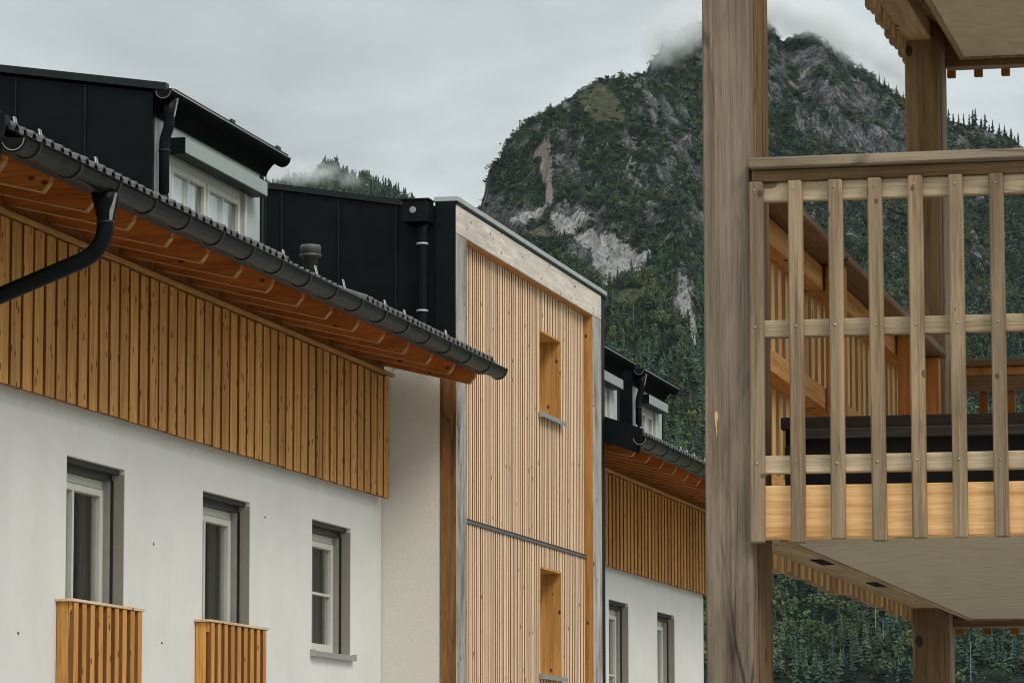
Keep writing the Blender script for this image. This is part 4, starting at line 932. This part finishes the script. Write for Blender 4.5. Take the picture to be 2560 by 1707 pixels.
tint = np.where(sn[:, None], np.array([0.36, 0.34, 0.31]), tint); tint = np.clip(tint, 0.004, 0.5)
wx, wy = to_world(cu, cv); rot = rng.uniform(0, 6.28, n); wid = rng.uniform(0.85, 1.25, n)
AV, AF, AC = [], [], []; off = 0
for k, (pv, pf) in enumerate(PROTO):
    ii = np.nonzero(pi == k)[0]
    if len(ii) == 0: continue
    c_, s_ = np.cos(rot[ii])[:, None], np.sin(rot[ii])[:, None]; H_ = hgt[ii][:, None]; Wd = (H_*wid[ii][:, None])
    x = (pv[None, :, 0]*c_-pv[None, :, 1]*s_)*Wd+wx[ii][:, None]; y = (pv[None, :, 0]*s_+pv[None, :, 1]*c_)*Wd+wy[ii][:, None]; z = pv[None, :, 2]*H_+(ch[ii]-0.8)[:, None]
    AV.append(np.stack([x, y, z], -1).reshape(-1, 3))
    AF.append((pf[None]+(np.arange(len(ii))*len(pv))[:, None, None]+off).reshape(-1, 3)); off += len(ii)*len(pv)
    AC.append(np.repeat(tint[ii], len(pv), 0))
AV, AF, AC = np.concatenate(AV), np.concatenate(AF), np.concatenate(AC)
me = fast_mesh('forest', AV, AF, 3)
ca = me.color_attributes.new('tint', 'FLOAT_COLOR', 'POINT'); ca.data.foreach_set('color', np.concatenate([AC, np.ones((len(AC), 1))], 1).astype(np.float32).ravel())
mt, t, b = new_mat('forest_foliage'); M_FOREST = mt
a = t.nodes.new('ShaderNodeAttribute'); a.attribute_name = 'tint'
t.links.new(a.outputs['Color'], b.inputs['Base Color']); b.inputs['Roughness'].default_value = 0.85; b.inputs['Specular IOR Level'].default_value = 0.15
me.materials.append(M_FOREST)
fo = put('forest', me, None, (0, 0, 0)); fo['kind'] = 'stuff'; fo['label'] = 'dark mixed forest covering the mountain slopes'
fo['category'] = 'forest'
print('trees', n, 'tris', len(AF))

# conifers that stand out one by one against the sky
M_CON = plain('conifer_foliage', (0.016, 0.034, 0.025), 0.85, nz=0.4, nscale=0.4, spec=0.15)
M_TRUNK = plain('conifer_bark', (0.10, 0.08, 0.065), 0.9, nz=0.3)
def crown_mesh(seed, tiers, slim):
    pv, pf = conifer(tiers, seed, slim); me = bpy.data.meshes.new('crown'); me.from_pydata([tuple(p) for p in pv], [], [tuple(int(q) for q in f) for f in pf]); me.materials.append(M_CON); return me
CROWN = [crown_mesh(21+k, 9, (0.17, 0.20, 0.15, 0.22)[k]) for k in range(4)]
tv, tf = snag(3); TRUNK = bpy.data.meshes.new('trunk'); TRUNK.from_pydata([tuple(p*np.array((1.3, 1.3, 0.95))) for p in tv], [], [tuple(int(q) for q in f) for f in tf]); TRUNK.materials.append(M_TRUNK)
def ridge_tree(u, v, h, label, group):
    z = float(height(np.array([float(u)]), np.array([float(v)]))[0])-0.6
    x, y = to_world(u, v)
    o = thing('conifer_tree', label, 'tree', (x, y, z), group); o.rotation_euler = (0, 0, random.uniform(0, 6.28)); o.scale = (h, h, h)
    for nm, m_ in (('trunk', TRUNK), ('crown', random.choice(CROWN))):
        c_ = bpy.data.objects.new(nm, m_); COL.objects.link(c_); c_.parent = o
def ordinal(k): return '%d%s' % (k, 'th' if 10 <= k % 100 <= 20 else {1: 'st', 2: 'nd', 3: 'rd'}.get(k % 10, 'th'))
def row(u0, u1, step, vr, hts, text, group):
    uu = u0; k = 1
    while uu < u1:
        h = random.uniform(*hts); f = (h-hts[0])/(hts[1]-hts[0])
        ridge_tree(uu, vr+random.uniform(-12, 6), h, text % (('short', 'middling', 'tall')[min(2, int(f*3))], ordinal(k)), group)
        uu += random.uniform(*step); k += 1
row(336, 397, (1.8, 4.2), 3000, (9, 17), '%s dark conifer, %s from the left on the ridge right of the rear balcony post', 'conifers on the right-hand ridge')
row(287, 322, (3, 6), 3000, (7, 12), '%s misty conifer, %s from the left on the ridge left of the rear balcony post', 'conifers on the misty ridge')
row(-135, -14, (2.0, 5.0), 3496, (5, 12), '%s distant conifer, %s from the left on the skyline behind the stair tower roof', 'conifers on the skyline behind the tower')
row(-4, 80, (6, 13), 2596, (2.5, 5), '%s tiny conifer, %s from the left on the mountain shoulder against the sky', 'conifers on the mountain shoulder')

# ------------------------------------------------------------------ mist round the summit
def mist(u, v, z, ru, rv, rz, tilt, dens, seed):
    bm = bmesh.new(); bmesh.ops.create_icosphere(bm, subdivisions=3, radius=1.0)
    me = bpy.data.meshes.new('mist'); bm.to_mesh(me); bm.free()
    x, y = to_world(u, v)
    o = put('mist', me, None, (x, y, z), 'thin grey mist clinging to the mountain', 'stuff')
    o.rotation_mode = 'XYZ'; o.rotation_euler = (0, tilt, YAW); o.scale = (ru, rv, rz); o['category'] = 'mist'
    mt = bpy.data.materials.new('mist_air'); mt.use_nodes = True; t = mt.node_tree; t.nodes.clear()
    out = t.nodes.new('ShaderNodeOutputMaterial'); pv = t.nodes.new('ShaderNodeVolumePrincipled'); L(t, pv.outputs[0], out.inputs['Volume'])
    c = t.nodes.new('ShaderNodeTexCoord'); ln = t.nodes.new('ShaderNodeVectorMath'); ln.operation = 'LENGTH'; L(t, c.outputs['Object'], ln.inputs[0])
    fall = math_n(t, 'SUBTRACT', 1.0, ln.outputs['Value'], True)
    ad = t.nodes.new('ShaderNodeVectorMath'); ad.operation = 'ADD'; ad.inputs[1].default_value = (seed, seed*2.1, 0); L(t, c.outputs['Object'], ad.inputs[0])
    nz = noise(t, mapped(t, ad.outputs[0], (ru/16.0, rv/40.0, rz/11.0)), 1.0, 5, 0.6)
    d = math_n(t, 'MULTIPLY', math_n(t, 'MULTIPLY', math_n(t, 'POWER', fall, 1.2), ramp(t, nz, [(0.34, 0.0), (0.60, 1.0)])), dens)
    L(t, d, pv.inputs['Density']); pv.inputs['Color'].default_value = (1.0, 1.0, 1.0, 1); pv.inputs['Density Attribute'].default_value = ''
    me.materials.append(mt)
    return o
mist(126, 2940, 586, 36, 80, 24, -0.65, 0.075, 1.0)
mist(206, 2965, 608, 46, 80, 20, 0.0, 0.10, 4.0)
mist(248, 2975, 594, 52, 80, 20, 0.55, 0.09, 6.0)
mist(300, 2985, 568, 50, 80, 18, 0.60, 0.08, 7.0)
mist(-180, 3470, 560, 55, 80, 16, 0.15, 0.05, 9.0)

# ------------------------------------------------------------------ air
def haze():
    bm = bmesh.new(); bmesh.ops.create_cube(bm, size=1.0)
    me = bpy.data.meshes.new('haze'); bm.to_mesh(me); bm.free()
    o = put('haze', me, None, (0, 0, 450)); o['kind'] = 'stuff'; o.scale = (18200, 18200, 902)
    mt = bpy.data.materials.new('haze_air'); mt.use_nodes = True; t = mt.node_tree; t.nodes.clear()
    out = t.nodes.new('ShaderNodeOutputMaterial'); pv = t.nodes.new('ShaderNodeVolumePrincipled'); L(t, pv.outputs[0], out.inputs['Volume'])
    pv.inputs['Density'].default_value = 0.9e-5; pv.inputs['Color'].default_value = (0.82, 0.92, 1.0, 1); pv.inputs['Density Attribute'].default_value = ''
    me.materials.append(mt)
haze()
#MIST
